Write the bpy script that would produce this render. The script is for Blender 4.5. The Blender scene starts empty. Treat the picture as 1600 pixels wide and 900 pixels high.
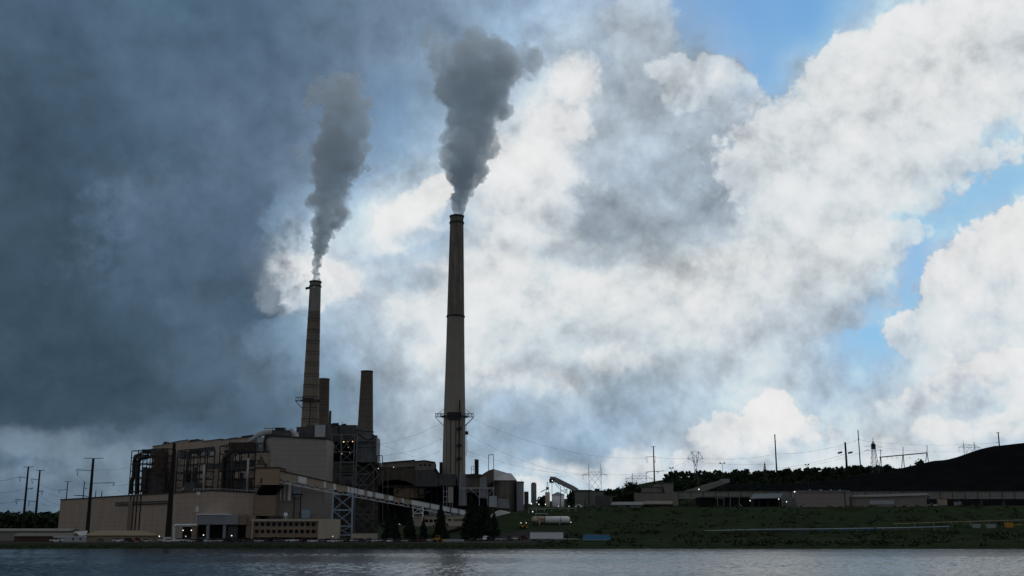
import bpy, bmesh, math, random
from mathutils import Vector, Matrix, noise as mnoise
R = math.radians
rng = random.Random(7)
sc = bpy.context.scene
COL = sc.collection
# ---------------------------------------------------------------- camera
F = 1727.0                      # focal length in pixels of a 1600 wide frame
TH = math.atan(395.0 / F)       # the lens is tilted up; the horizon lies near row 845
CS, SN = math.cos(TH), math.sin(TH)
CZ = 4.0                        # eye height above the water
cam_d = bpy.data.cameras.new('camera'); cam = bpy.data.objects.new('camera', cam_d); COL.objects.link(cam)
cam_d.sensor_width = 36.0; cam_d.lens = 36.0 * F / 1600.0
cam_d.clip_start = 0.5; cam_d.clip_end = 30000
cam.location = (0, 0, CZ); cam.rotation_euler = (math.pi / 2 + TH, 0, 0)
sc.camera = cam
sc.render.resolution_x, sc.render.resolution_y = 1024, 576
def ray(px, py):
    u, v = (px - 800.0) / F, (450.0 - py) / F
    return Vector((u, CS - v * SN, SN + v * CS))
def P(px, py, Y):
    d = ray(px, py); t = Y / d.y
    return Vector((d.x * t, Y, CZ + d.z * t))
def X(px, Y, py=800): return P(px, py, Y).x
def Z(py, Y): return P(800, py, Y).z
# ---------------------------------------------------------------- view, light
sc.view_settings.view_transform = 'Standard'; sc.view_settings.look = 'None'
sc.view_settings.exposure = 0; sc.view_settings.gamma = 1
sc.view_settings.use_curve_mapping = False
sc.cycles.use_denoising = True
sc.cycles.use_adaptive_sampling = True; sc.cycles.adaptive_threshold = .015; sc.cycles.adaptive_min_samples = 10
try: sc.cycles.denoiser = 'OPENIMAGEDENOISE'
except Exception: pass
sc.cycles.max_bounces = 9; sc.cycles.diffuse_bounces = 3; sc.cycles.glossy_bounces = 3
sc.cycles.transparent_max_bounces = 12; sc.cycles.volume_bounces = 8; sc.cycles.caustics_reflective = False
SUN_EL, SUN_AZ = R(50), R(9)     # azimuth from +Y towards +X: behind the clouds above the tall stack
sd = bpy.data.lights.new('sun', 'SUN'); so = bpy.data.objects.new('sun', sd); COL.objects.link(so)
sd.energy = 0.5; sd.angle = R(50); sd.color = (1.0, 0.95, 0.88)
sdir = Vector((math.sin(SUN_AZ) * math.cos(SUN_EL), math.cos(SUN_AZ) * math.cos(SUN_EL), math.sin(SUN_EL)))
so.rotation_euler = sdir.to_track_quat('Z', 'Y').to_euler(); so.location = (0, 300, 500)

def lin(c):
    c = c / 255.0
    return c / 12.92 if c <= 0.04045 else ((c + 0.055) / 1.055) ** 2.4
# ---------------------------------------------------------------- the sky
# broad layout of the cloud cover (colours at a loose grid of bearings and heights), read row by row
SKY = {
 0:  [(0,75,100,122),(100,72,97,120),(200,76,103,125),(300,74,102,124),(400,78,106,130),(500,94,120,142),(600,110,133,155),(700,130,153,175),(800,152,178,204),(900,165,188,212),(960,158,177,198),(1050,135,162,192),(1100,118,164,207),(1200,108,162,213),(1310,112,167,216),(1370,178,206,231),(1500,225,235,243),(1600,205,222,240)],
 45: [(0,74,98,119),(100,71,96,118),(200,75,101,123),(300,76,104,126),(400,80,107,131),(500,94,119,141),(600,110,133,155),(700,132,155,177),(800,154,180,206),(900,176,197,216),(960,168,185,202),(1050,150,168,188),(1090,130,168,206),(1200,108,161,213),(1300,125,174,218),(1350,185,210,233),(1500,230,238,244),(1600,190,214,238)],
 90: [(0,72,96,116),(100,70,95,115),(200,75,100,122),(300,78,103,126),(400,82,108,132),(500,92,117,139),(600,110,132,155),(700,130,152,174),(800,152,178,204),(900,180,199,216),(1000,160,177,195),(1060,165,182,198),(1110,160,189,216),(1150,150,184,217),(1200,118,168,216),(1270,150,190,224),(1320,205,223,237),(1400,225,234,241),(1500,233,240,245),(1600,185,211,236)],
 140:[(0,66,90,110),(100,68,92,112),(200,74,99,121),(300,80,105,128),(400,84,109,132),(500,97,121,143),(600,112,138,165),(700,132,155,175),(800,175,195,216),(850,215,228,238),(900,222,231,239),(950,180,195,208),(1020,162,178,194),(1080,172,186,200),(1140,190,206,222),(1190,125,172,216),(1250,190,213,233),(1300,232,241,246),(1400,230,237,242),(1500,231,237,241),(1600,200,217,231)],
 180:[(0,62,85,104),(100,65,88,108),(200,72,97,118),(300,80,105,128),(350,88,113,136),(400,83,108,131),(500,102,125,147),(600,114,143,172),(700,140,164,185),(800,200,214,228),(850,244,249,251),(900,222,231,238),(960,178,192,206),(1040,166,181,196),(1110,172,186,201),(1170,165,190,214),(1215,150,189,223),(1270,222,234,243),(1320,238,244,248),(1400,226,234,240),(1500,228,234,238),(1600,198,213,226)],
 230:[(0,60,82,101),(100,62,85,104),(200,70,94,115),(300,77,102,124),(400,84,109,132),(500,110,132,153),(600,132,162,191),(660,157,183,207),(800,236,243,248),(850,250,252,253),(900,224,232,239),(960,178,191,204),(1060,165,180,194),(1130,178,191,203),(1180,215,226,234),(1250,238,244,248),(1330,238,244,247),(1420,224,231,236),(1500,212,223,231),(1560,188,210,230),(1600,170,202,230)],
 270:[(0,58,80,98),(100,60,83,102),(200,68,92,112),(300,74,99,120),(400,85,110,133),(480,107,128,148),(560,137,163,189),(620,167,194,217),(680,195,213,229),(760,232,240,246),(830,250,252,254),(900,226,233,239),(980,182,193,205),(1090,170,183,195),(1160,200,211,220),(1220,240,246,248),(1300,238,243,246),(1400,222,230,235),(1470,196,216,232),(1530,150,194,231),(1600,136,186,229)],
 315:[(0,58,80,97),(100,59,81,99),(200,65,88,107),(300,72,96,116),(380,85,110,132),(440,117,142,164),(500,147,172,194),(580,180,204,224),(630,235,243,248),(680,205,219,231),(760,235,242,247),(820,240,245,249),(900,214,223,230),(980,172,185,197),(1080,176,189,200),(1180,215,224,231),(1260,232,238,242),(1350,220,228,234),(1420,205,220,232),(1480,155,196,231),(1540,140,188,230),(1600,175,207,234)],
 360:[(0,58,80,97),(100,58,80,97),(200,62,85,103),(300,70,94,113),(370,78,103,125),(400,95,122,146),(450,160,186,209),(520,190,208,225),(580,205,219,231),(630,246,250,252),(680,172,193,211),(760,222,231,238),(830,222,229,235),(900,200,210,219),(980,166,180,192),(1060,176,190,201),(1150,205,214,222),(1230,214,222,228),(1310,222,230,235),(1390,198,216,231),(1440,152,195,231),(1500,165,203,234),(1560,215,230,240),(1600,238,243,246)],
 405:[(0,56,78,95),(100,56,78,95),(200,62,85,103),(300,69,92,111),(380,74,98,120),(410,110,136,159),(440,205,219,230),(500,222,232,240),(560,195,211,226),(620,205,218,231),(670,178,196,213),(740,222,230,237),(830,218,226,231),(920,205,214,221),(1000,195,206,214),(1100,218,226,231),(1200,220,227,231),(1310,214,224,230),(1380,196,215,231),(1430,130,183,230),(1470,165,204,234),(1500,225,235,242),(1600,236,241,244)],
 450:[(0,55,76,93),(100,55,77,94),(200,62,85,103),(300,68,90,109),(400,75,98,120),(430,150,173,194),(450,212,225,235),(500,224,233,240),(560,200,214,228),(620,208,220,231),(680,226,234,239),(800,216,225,231),(900,222,230,234),(1000,226,233,237),(1100,228,235,238),(1200,224,231,235),(1300,214,224,231),(1370,195,215,232),(1430,120,178,229),(1465,185,213,235),(1510,228,237,243),(1600,232,238,242)],
 495:[(0,56,78,94),(100,54,76,93),(200,60,83,101),(300,70,93,112),(400,80,104,126),(440,100,126,148),(480,168,190,208),(540,180,198,215),(620,210,222,232),(690,226,234,239),(800,220,229,234),(900,210,220,226),(1000,222,230,234),(1100,221,229,234),(1200,212,222,230),(1290,190,211,231),(1340,140,188,231),(1400,132,184,231),(1440,195,216,234),(1500,226,234,240),(1600,224,232,238)],
 540:[(0,58,80,96),(100,55,77,93),(200,62,86,103),(300,78,102,122),(400,95,120,140),(500,150,175,197),(600,190,206,220),(680,215,225,233),(800,215,225,232),(900,200,212,220),(1000,208,218,226),(1100,212,222,230),(1200,210,222,232),(1290,178,205,229),(1335,130,182,228),(1400,150,194,230),(1450,212,226,237),(1500,225,232,238),(1600,218,227,234)],
 590:[(0,55,76,92),(100,55,77,93),(200,62,86,103),(300,77,101,121),(400,90,115,136),(500,130,156,178),(600,175,193,209),(680,205,217,227),(800,200,213,224),(860,210,220,229),(900,198,212,223),(1000,185,205,221),(1100,196,213,227),(1200,205,219,231),(1290,196,215,231),(1400,196,214,230),(1500,218,227,235),(1600,204,219,232)],
 630:[(0,52,72,88),(100,55,76,92),(200,62,85,102),(300,72,96,115),(400,82,107,127),(500,108,134,155),(600,160,180,198),(680,195,210,222),(800,176,196,213),(900,186,204,219),(1000,172,197,218),(1100,190,210,226),(1200,212,225,235),(1300,190,213,232),(1400,208,222,233),(1500,216,226,234),(1600,186,210,230)],
 680:[(0,72,95,114),(100,80,103,122),(200,84,107,126),(300,76,101,121),(400,78,103,123),(500,105,131,152),(600,165,184,201),(680,185,202,216),(800,158,183,204),(900,152,179,202),(1000,176,198,217),(1100,204,219,231),(1200,222,232,240),(1300,212,226,237),(1400,222,232,239),(1500,214,226,236),(1600,194,214,232)],
 730:[(0,80,103,123),(100,93,116,135),(200,112,134,151),(300,100,124,143),(400,100,124,143),(500,120,145,165),(600,165,185,202),(680,176,194,208),(800,170,192,210),(860,172,193,211),(940,178,199,217),(1000,210,222,232),(1100,206,220,232),(1200,214,226,236),(1300,216,228,238),(1400,222,232,240),(1500,212,225,236),(1600,200,216,231)],
 780:[(0,88,111,131),(100,100,123,142),(200,118,140,156),(400,120,143,160),(600,178,195,209),(800,200,214,225),(900,192,209,223),(1000,188,208,223),(1100,194,212,227),(1200,205,220,232),(1600,200,215,230)],
 860:[(0,95,117,136),(200,118,140,156),(600,180,196,209),(1600,200,215,230)],
}
ROWS = sorted(SKY)
def row_at(y, px):
    r = SKY[y]
    if px <= r[0][0]: return r[0][1:]
    for a, b in zip(r, r[1:]):
        if px <= b[0]:
            t = (px - a[0]) / (b[0] - a[0]); t = t * t * (3 - 2 * t) * .5 + t * .5
            return tuple(a[k] + (b[k] - a[k]) * t for k in (1, 2, 3))
    return r[-1][1:]
def sky_at(px, py):
    py = min(max(py, 0), 860)
    for a, b in zip(ROWS, ROWS[1:]):
        if py <= b:
            t = (py - a) / (b - a); ca, cb = row_at(a, px), row_at(b, px)
            return tuple(lin(ca[k] + (cb[k] - ca[k]) * t) for k in range(3))
def to_px(az, el):
    d = Vector((math.sin(az) * math.cos(el), math.cos(az) * math.cos(el), math.sin(el)))
    dep = d.y * CS + d.z * SN
    return 800 + F * d.x / dep, 450 - F * (d.z * CS - d.y * SN) / dep
world = bpy.data.worlds.new('World'); sc.world = world; world.use_nodes = True
nt = world.node_tree; N = nt.nodes; L = nt.links; N.clear()
def S(sock, v):
    if isinstance(v, (int, float)): sock.default_value = v
    elif isinstance(v, (tuple, list)): sock.default_value = v
    else: L.new(v, sock)
def M(op, a, b=0.0, c=0.0, clamp=False):
    n = N.new('ShaderNodeMath'); n.operation = op; n.use_clamp = clamp
    S(n.inputs[0], a); S(n.inputs[1], b); S(n.inputs[2], c); return n.outputs[0]
def V(op, a, b=(0, 0, 0), s=None):
    n = N.new('ShaderNodeVectorMath'); n.operation = op; S(n.inputs[0], a)
    if op != 'NORMALIZE' and op != 'SCALE': S(n.inputs[1], b)
    if s is not None: S(n.inputs['Scale'], s)
    return n.outputs['Value'] if op in ('DOT_PRODUCT', 'LENGTH') else n.outputs['Vector']
def NZ(vec, scale, detail=4, rough=.5, typ='FBM', col=False, lac=2.0):
    n = N.new('ShaderNodeTexNoise'); n.noise_type = typ; n.normalize = True
    S(n.inputs['Vector'], vec); n.inputs['Scale'].default_value = scale; n.inputs['Detail'].default_value = detail
    n.inputs['Roughness'].default_value = rough; n.inputs['Lacunarity'].default_value = lac
    return n.outputs['Color'] if col else n.outputs['Fac']
def VO(vec, scale, detail=3, rough=.5, smooth=.4):
    n = N.new('ShaderNodeTexVoronoi'); n.feature = 'SMOOTH_F1'; n.normalize = True
    S(n.inputs['Vector'], vec); n.inputs['Scale'].default_value = scale; n.inputs['Detail'].default_value = detail
    n.inputs['Roughness'].default_value = rough; n.inputs['Smoothness'].default_value = smooth
    return n.outputs['Distance']
def MIX(f, a, b):
    n = N.new('ShaderNodeMix'); n.data_type = 'RGBA'; S(n.inputs['Factor'], f)
    S(n.inputs['A'], a if not isinstance(a, tuple) else (*a, 1)[:4]); S(n.inputs['B'], b if not isinstance(b, tuple) else (*b, 1)[:4])
    return n.outputs['Result']
def MR(v, a, b, c=0.0, d=1.0, smooth=True):
    n = N.new('ShaderNodeMapRange'); n.interpolation_type = 'SMOOTHSTEP' if smooth else 'LINEAR'
    S(n.inputs['Value'], v); S(n.inputs['From Min'], a); S(n.inputs['From Max'], b)
    S(n.inputs['To Min'], c); S(n.inputs['To Max'], d); return n.outputs['Result']
tc = N.new('ShaderNodeTexCoord'); d0 = V('NORMALIZE', tc.outputs['Generated'])
def azel(v):
    s = N.new('ShaderNodeSeparateXYZ'); L.new(v, s.inputs[0])
    return M('ARCTAN2', s.outputs[0], s.outputs[1]), M('ARCSINE', M('MINIMUM', M('MAXIMUM', s.outputs[2], -.999), .999))
def warp(v, scale, amt, detail, rough=.55, off=(0, 0, 0)):
    n = NZ(V('ADD', v, off), scale, detail, rough, col=True)
    return V('ADD', v, V('SCALE', V('SUBTRACT', n, (.5, .5, .5)), s=amt))
nfine = NZ(V('ADD', d0, (3.1, 1.7, 9.2)), 17.0, 7, .63, col=True)
vfine = V('SUBTRACT', nfine, (.5, .5, .5))
nlow = NZ(d0, 5.0, 2, .5, col=True)
vlow = V('SUBTRACT', nlow, (.5, .5, .5))
dlow = V('ADD', d0, V('SCALE', vlow, s=.035))
dw = V('ADD', dlow, V('SCALE', vfine, s=.050))
az, el = azel(dw)
AZM, NS = R(28), 32
ELS = [R(-1) + (R(29.0) - R(-1)) * j / 19 for j in range(20)]
dE = ELS[1] - ELS[0]
acc = None
tt = M('MULTIPLY_ADD', az, 1 / (2 * AZM), .5, clamp=True)
elc = M('MINIMUM', M('MAXIMUM', el, ELS[0]), ELS[-1])
# the soft blending below blurs the layout; sharpen the samples so that the blend passes through them
TGT = [[sky_at(*to_px((k / (NS - 1) * 2 - 1) * AZM, e)) for k in range(NS)] for e in ELS]
CUR = [[list(c) for c in row] for row in TGT]
def blur(g):
    h = [[[(row[max(k - 1, 0)][q] + 4 * row[k][q] + row[min(k + 1, NS - 1)][q]) / 6 for q in range(3)] for k in range(NS)] for row in g]
    n = len(h); return [[[(h[max(j - 1, 0)][k][q] + 6 * h[j][k][q] + h[min(j + 1, n - 1)][k][q]) / 8 for q in range(3)] for k in range(NS)] for j in range(n)]
for _ in range(6):
    B_ = blur(CUR)
    CUR = [[[min(max(CUR[j][k][q] + TGT[j][k][q] - B_[j][k][q], .005), 1.6) for q in range(3)] for k in range(NS)] for j in range(len(ELS))]
for e in ELS:
    r = N.new('ShaderNodeValToRGB'); cr = r.color_ramp; cr.interpolation = 'B_SPLINE'
    pts = [(k / (NS - 1), [v * .5 for v in CUR[ELS.index(e)][k]]) for k in range(NS)]
    cr.elements[0].position = 0; cr.elements[1].position = 1
    while len(cr.elements) < NS: cr.elements.new(.5 if len(cr.elements) < 3 else .5)
    for q, (t, c) in zip(cr.elements, pts): q.position = t
    for q, (t, c) in zip(cr.elements, pts): q.position = t; q.color = (*c, 1)
    L.new(tt, r.inputs[0])
    tq = M('MULTIPLY', M('ABSOLUTE', M('SUBTRACT', elc, e)), 1 / dE)
    wa = M('MAXIMUM', M('SUBTRACT', 1.5, tq), 0.0); wb = M('MAXIMUM', M('SUBTRACT', .5, tq), 0.0)
    w = M('SUBTRACT', M('MULTIPLY', M('MULTIPLY', wa, wa), .5), M('MULTIPLY', M('MULTIPLY', wb, wb), 1.5))
    acc = V('SCALE', r.outputs[0], s=w) if acc is None else V('ADD', acc, V('SCALE', r.outputs[0], s=w))
base = V('SCALE', acc, s=2.0)
# cumulus heads with crisp edges: lists of lobes (bearing, height, half widths) with a top and a base tone
lum = V('DOT_PRODUCT', base, (.3, .5, .2))
def pxdir(px, py):
    d = ray(px, py).normalized(); return math.atan2(d.x, d.y), math.asin(d.z)
az0, el0 = azel(V('ADD', d0, V('SCALE', vfine, s=.030)))
def VF(vec, scale, detail, rough):
    n = N.new('ShaderNodeTexVoronoi'); n.feature = 'F1'; n.normalize = True; S(n.inputs['Vector'], vec)
    n.inputs['Scale'].default_value = scale; n.inputs['Detail'].default_value = detail; n.inputs['Roughness'].default_value = rough
    return n.outputs['Distance']
puff = VF(V('ADD', d0, V('SCALE', vfine, s=.020)), 24.0, 3, .58)      # 0 on the domes of the billows, larger in their creases
nrag = NZ(V('ADD', d0, (1, 8, 3)), 30.0, 6, .62)
puff2 = VF(V('ADD', d0, V('SCALE', vfine, s=.016)), 62.0, 2, .55)
rag = M('ADD', M('MULTIPLY_ADD', puff, -1.2, .48), M('ADD', M('MULTIPLY_ADD', puff2, -1.0, .40), M('MULTIPLY_ADD', nrag, 1.0, -.5)))
cb = N.new('ShaderNodeCombineXYZ'); L.new(az0, cb.inputs[0]); L.new(el0, cb.inputs[1]); PA = cb.outputs[0]
vshade = M('MULTIPLY_ADD', puff2, -.05, M('MULTIPLY_ADD', puff, -.13, .07))
def cumulus(lobes, top, low, ytop, ylow, soft=.25, op=1.0, fade=None):
    global base
    f = None
    for (px, py, rx, ry) in lobes:
        a, e = pxdir(px, py)
        n = N.new('ShaderNodeVectorMath'); n.operation = 'MULTIPLY_ADD'; L.new(PA, n.inputs[0])
        n.inputs[1].default_value = (F / rx * .93, F / ry * .93, 0); n.inputs[2].default_value = (-a * F / rx * .93, -e * F / ry * .93, 0)
        q = V('LENGTH', n.outputs[0])
        f = q if f is None else M('MINIMUM', f, q)
    f = M('SUBTRACT', 1.0, f)
    m = MR(M('ADD', f, rag), 0.0, soft, 0, op)
    e1, e2 = pxdir(800, ylow)[1], pxdir(800, ytop)[1]
    v = MR(M('ADD', el0, vshade), e1, e2)
    if fade: m = M('MULTIPLY', m, MR(el0, pxdir(800, fade[0])[1], pxdir(800, fade[1])[1]))
    base = MIX(m, base, MIX(v, tuple(lin(c) for c in low), tuple(lin(c) for c in top)))
# grey hanging mass and the broad lit banks
cumulus([(1000,40,54,90),(1060,150,90,60),(1120,195,56,48),(990,240,90,80),(1060,290,110,80),(960,330,90,50)], (184,197,209), (154,170,186), 60, 360, .5, .8)
cumulus([(1110,118,44,26),(1145,155,36,36),(1060,110,40,20),(1075,135,40,30)], (226,234,241), (184,198,211), 95, 180, .3, .75)
cumulus([(1560,70,80,110),(1450,90,80,70),(1350,130,80,66),(1290,180,64,54),(1215,215,50,36),(1190,255,50,40),(1330,250,170,84),(1420,200,100,70)], (245,248,249), (212,221,228), 40, 330, .24, .8, (420, 330))
cumulus([(1305,400,100,46),(1240,440,145,60),(1285,500,66,30),(1390,370,50,26),(1180,470,120,50)], (234,239,242), (208,218,227), 360, 520, .5, .6)
cumulus([(850,230,46,60),(820,280,50,60),(880,190,40,34),(900,130,40,36),(790,250,36,40),(840,330,60,50)], (252,253,254), (226,235,242), 130, 360, .6, .72)
cumulus([(980,345,120,34),(1060,370,90,24),(900,400,90,26)], (176,189,201), (164,178,191), 310, 420, .8, .55)
cumulus([(1060,455,130,40),(950,450,80,30),(1130,420,80,24)], (242,245,246), (214,223,229), 405, 500, .8, .6)
cumulus([(760,420,60,40),(690,445,60,40),(830,480,70,34),(650,480,50,40)], (246,249,250), (210,221,230), 380, 520, .7, .6)
cumulus([(850,600,60,20),(960,560,60,22),(760,590,60,24),(700,560,40,24)], (236,241,244), (198,212,224), 540, 620, .7, .6)
cumulus([(800,660,110,44),(900,690,110,40),(960,640,60,30)], (168,190,209), (142,170,194), 610, 730, .9, .8)
cumulus([(990,720,60,22),(1060,745,60,20),(930,745,60,16)], (232,238,242), (200,214,226), 695, 770, .7, .6)
cumulus([(870,735,50,14),(820,760,50,14)], (226,232,236), (196,210,222), 725, 780, .8, .6)
# towering heads
cumulus([(1212,640,26,30),(1185,655,24,24),(1205,665,44,36),(1180,695,50,36),(1250,685,46,30),(1160,725,66,44),(1230,730,90,50)], (252,252,250), (196,213,228), 622, 700, .2, .92, (750, 680))
cumulus([(1120,690,30,34),(1140,735,66,40),(1090,725,34,26)], (240,244,247), (198,214,228), 665, 740, .25, .75, (772, 715))
cumulus([(1590,385,60,56),(1535,412,48,38),(1500,425,38,30),(1560,460,88,66),(1480,510,56,42),(1445,525,44,30),(1600,480,125,70)], (250,251,252), (214,225,234), 350, 530, .2, .95, (620, 530))
cumulus([(1560,592,60,36),(1500,625,66,32),(1440,655,66,28)], (246,248,250), (198,213,227), 560, 665, .25, .8, (700, 630))
cumulus([(1480,672,46,22),(1585,668,46,24),(1440,692,52,20)], (244,247,248), (204,218,230), 648, 695, .4, .75, (710,685))
cumulus([(652,318,40,26),(635,345,44,30),(612,372,30,22),(684,300,28,20),(655,350,40,30)], (255,255,255), (226,236,243), 295, 400, .3, .85)
cumulus([(455,432,42,32),(500,436,76,28),(440,464,32,28),(480,455,60,30)], (244,247,249), (206,220,232), 400, 495, .5, .88)
# the storm deck's dark, ragged rim in front of the bright gap
cumulus([(300,400,150,110),(385,462,56,28),(415,486,34,12),(350,320,70,60),(398,372,16,30)], (82,106,129), (66,89,109), 300, 500, .6, .8)
cumulus([(660,375,60,22),(612,412,50,16),(700,352,40,22),(640,440,60,26)], (158,180,201), (176,196,212), 340, 460, .8, .7)
cumulus([(120,560,260,70),(260,600,120,50),(60,640,160,30)], (58,81,98), (49,70,86), 500, 670, .7, .6)
cumulus([(60,700,130,22),(170,712,100,22),(250,735,120,22),(120,750,160,22)], (120,142,160), (92,115,134), 680, 780, .9, .6)
cumulus([(330,560,70,60),(300,480,70,30),(220,300,80,50),(370,250,60,60)], (98,122,144), (78,102,123), 230, 620, 1.0, .35)
# fine relief of the cloud surface: billows shaded from the sun's side
sunv = tuple(sdir)
dr = V('ADD', dlow, V('SCALE', vfine, s=.012))
toS = V('NORMALIZE', V('SUBTRACT', sunv, d0))
ra = NZ(dr, 9.0, 6, .62)
rb = NZ(V('ADD', dr, V('SCALE', toS, s=.020)), 9.0, 5, .57)
rl = M('SUBTRACT', ra, rb)
big = M('SUBTRACT', NZ(V('ADD', dlow, (5, 1, 2)), 6.0, 5, .56), .5)
sx = N.new('ShaderNodeSeparateColor'); L.new(base, sx.inputs[0])
lum2 = V('DOT_PRODUCT', base, (.3, .5, .2))
gap = M('MULTIPLY', MR(M('DIVIDE', sx.outputs[0], M('ADD', sx.outputs[2], .001)), .25, .62, 1, 0), MR(lum2, .17, .28))
dark = MR(lum2, .12, .30, 1, 0)
gain = M('ADD', M('MULTIPLY', M('SUBTRACT', 1.0, gap), M('ADD', M('MULTIPLY_ADD', dark, .13, -.13), M('ADD', M('ADD', M('MULTIPLY', rl, M('MULTIPLY_ADD', dark, -.9, 2.2)), M('MULTIPLY', M('MULTIPLY_ADD', dark, -.7, 1.0), M('MULTIPLY_ADD', puff, -.34, M('MULTIPLY_ADD', puff2, -.18, .20)))), M('MULTIPLY', big, M('MULTIPLY_ADD', dark, -.22, .42))))), M('ADD', M('MULTIPLY', gap, .12), M('MULTIPLY_ADD', M('MULTIPLY', dark, big), .15, 1.0)))
cloud = V('SCALE', base, s=gain)
cloud = V('MULTIPLY', cloud, MIX(dark, (1.0, 1.0, 1.0), (1.07, .985, .965)))
over = V('MAXIMUM', V('SUBTRACT', cloud, (.66, .66, .66)), (0, 0, 0))          # thick cloud tops saturate softly
cloud = V('ADD', V('MINIMUM', cloud, (.66, .66, .66)), V('DIVIDE', over, V('ADD', V('SCALE', over, s=3.2), (1, 1, 1))))
# clear air shows through the gaps
sk = N.new('ShaderNodeTexSky'); sk.sky_type = 'NISHITA'; sk.sun_disc = False
sk.sun_elevation = SUN_EL; sk.sun_rotation = SUN_AZ; sk.altitude = 900; sk.dust_density = .4; sk.ozone_density = 2.0
clear = V('SCALE', sk.outputs[0], s=.095)
front = MIX(M('MULTIPLY', gap, .22), cloud, clear)
# storm cover overhead and behind the viewer
storm = V('SCALE', (.185, .198, .212), s=M('MULTIPLY_ADD', ra, 1.2, .4))
raz, rel = azel(d0)
inview = M('MULTIPLY', MR(M('ABSOLUTE', raz), R(34), R(62), 1, 0), MR(rel, R(30), R(55), 1, 0))
skyc = MIX(inview, storm, front)
bg = N.new('ShaderNodeBackground'); bg.inputs['Strength'].default_value = 0.1
L.new(V('SCALE', skyc, s=10.0), bg.inputs['Color'])
wo = N.new('ShaderNodeOutputWorld'); L.new(bg.outputs[0], wo.inputs[0])
world.cycles.sampling_method = 'MANUAL'; world.cycles.sample_map_resolution = 512
# ---------------------------------------------------------------- materials
MATS = {}
def mat(name, col, rough=.75, metal=0.0, var=.18, scale=.25, streak=0.0, bands=0.0, bandw=.06, spec=.3, bump=0.0, dirt=None):
    if name in MATS: return MATS[name]
    m = bpy.data.materials.new(name); m.use_nodes = True; t = m.node_tree; n = t.nodes; l = t.links
    b = n['Principled BSDF']; b.inputs['Roughness'].default_value = rough; b.inputs['Metallic'].default_value = metal
    b.inputs['Specular IOR Level'].default_value = spec
    tcn = n.new('ShaderNodeTexCoord'); g = tcn.outputs['Object']
    def nz(vec, s, d=4, r=.6):
        q = n.new('ShaderNodeTexNoise'); l.new(vec, q.inputs['Vector']); q.inputs['Scale'].default_value = s
        q.inputs['Detail'].default_value = d; q.inputs['Roughness'].default_value = r; return q.outputs['Fac']
    def ma(op, a, bb, c=0.0):
        q = n.new('ShaderNodeMath'); q.operation = op
        for i, v in enumerate((a, bb, c)):
            if isinstance(v, (int, float)): q.inputs[i].default_value = v
            else: l.new(v, q.inputs[i])
        return q.outputs[0]
    f = ma('MULTIPLY_ADD', ma('SUBTRACT', nz(g, scale), .5), var * 2.6, 1.0)
    if streak:
        mp = n.new('ShaderNodeMapping'); l.new(g, mp.inputs[0]); mp.inputs['Scale'].default_value = (1, 1, .045)
        sv = nz(mp.outputs[0], .55, 4, .6)
        f = ma('MULTIPLY', f, ma('MULTIPLY_ADD', ma('SUBTRACT', sv, .5), streak * 2.6, 1.0))
    if bands:
        sp = n.new('ShaderNodeSeparateXYZ'); l.new(g, sp.inputs[0])
        fr = ma('FRACT', ma('DIVIDE', sp.outputs[2], bands), 0.0)
        f = ma('MULTIPLY', f, ma('MULTIPLY_ADD', ma('LESS_THAN', fr, bandw), -.32, 1.0))
    base = n.new('ShaderNodeVectorMath'); base.operation = 'SCALE'; base.inputs[0].default_value = col[:3]; l.new(f, base.inputs['Scale'])
    out = base.outputs[0]
    if dirt:
        mx = n.new('ShaderNodeMix'); mx.data_type = 'RGBA'; l.new(out, mx.inputs['A']); mx.inputs['B'].default_value = (*dirt[0], 1)
        rp = n.new('ShaderNodeMapRange'); l.new(nz(g, dirt[1], 5, .65), rp.inputs['Value']); rp.inputs['From Min'].default_value = dirt[2]; rp.inputs['From Max'].default_value = dirt[2] + .12
        l.new(rp.outputs[0], mx.inputs['Factor']); out = mx.outputs['Result']
    l.new(out, b.inputs['Base Color'])
    if bump:
        bp = n.new('ShaderNodeBump'); bp.inputs['Strength'].default_value = .6; bp.inputs['Distance'].default_value = bump
        l.new(nz(g, scale * 6, 5), bp.inputs['Height']); l.new(bp.outputs[0], b.inputs['Normal'])
    MATS[name] = m; return m
def glow(name, col, s):
    if name in MATS: return MATS[name]
    m = bpy.data.materials.new(name); m.use_nodes = True; b = m.node_tree.nodes['Principled BSDF']
    b.inputs['Base Color'].default_value = (*col, 1); b.inputs['Emission Color'].default_value = (*col, 1); b.inputs['Emission Strength'].default_value = s
    nzn = m.node_tree.nodes.new('ShaderNodeTexNoise'); m.node_tree.links.new(nzn.outputs[0], b.inputs['Roughness'])
    MATS[name] = m; return m
BRICK = mat('tan_brick', (.43, .355, .30), .85, var=.13, scale=.12, streak=.20, bands=3.2, bandw=.05)
BRICKD = mat('dark_tan_brick', (.29, .22, .17), .85, var=.14, scale=.15, streak=.14, bands=3.2, bandw=.05)
CONC = mat('pale_concrete', (.50, .44, .36), .85, var=.12, scale=.2, streak=.10)
GREY = mat('grey_cladding', (.26, .28, .31), .6, var=.16, scale=.2, streak=.16, bands=2.2, bandw=.05)
GREYL = mat('light_grey_cladding', (.42, .46, .50), .6, var=.14, scale=.2, streak=.18, bands=3.0, bandw=.04)
GREYD = mat('soot_grey_metal', (.085, .088, .095), .7, var=.3, scale=.25, streak=.3)
DARK = mat('dark_steel', (.035, .036, .04), .6, var=.25, scale=.4)
RUST = mat('rusty_dark_metal', (.085, .062, .048), .8, var=.35, scale=.3, streak=.25)
STEEL = mat('galvanised_steel', (.42, .45, .48), .5, .3, var=.15, scale=.4)
STEELB = mat('blue_grey_painted_steel', (.32, .43, .54), .55, var=.15, scale=.4)
STEELG = mat('dull_frame_steel', (.17, .175, .185), .6, var=.2, scale=.4)
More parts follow.
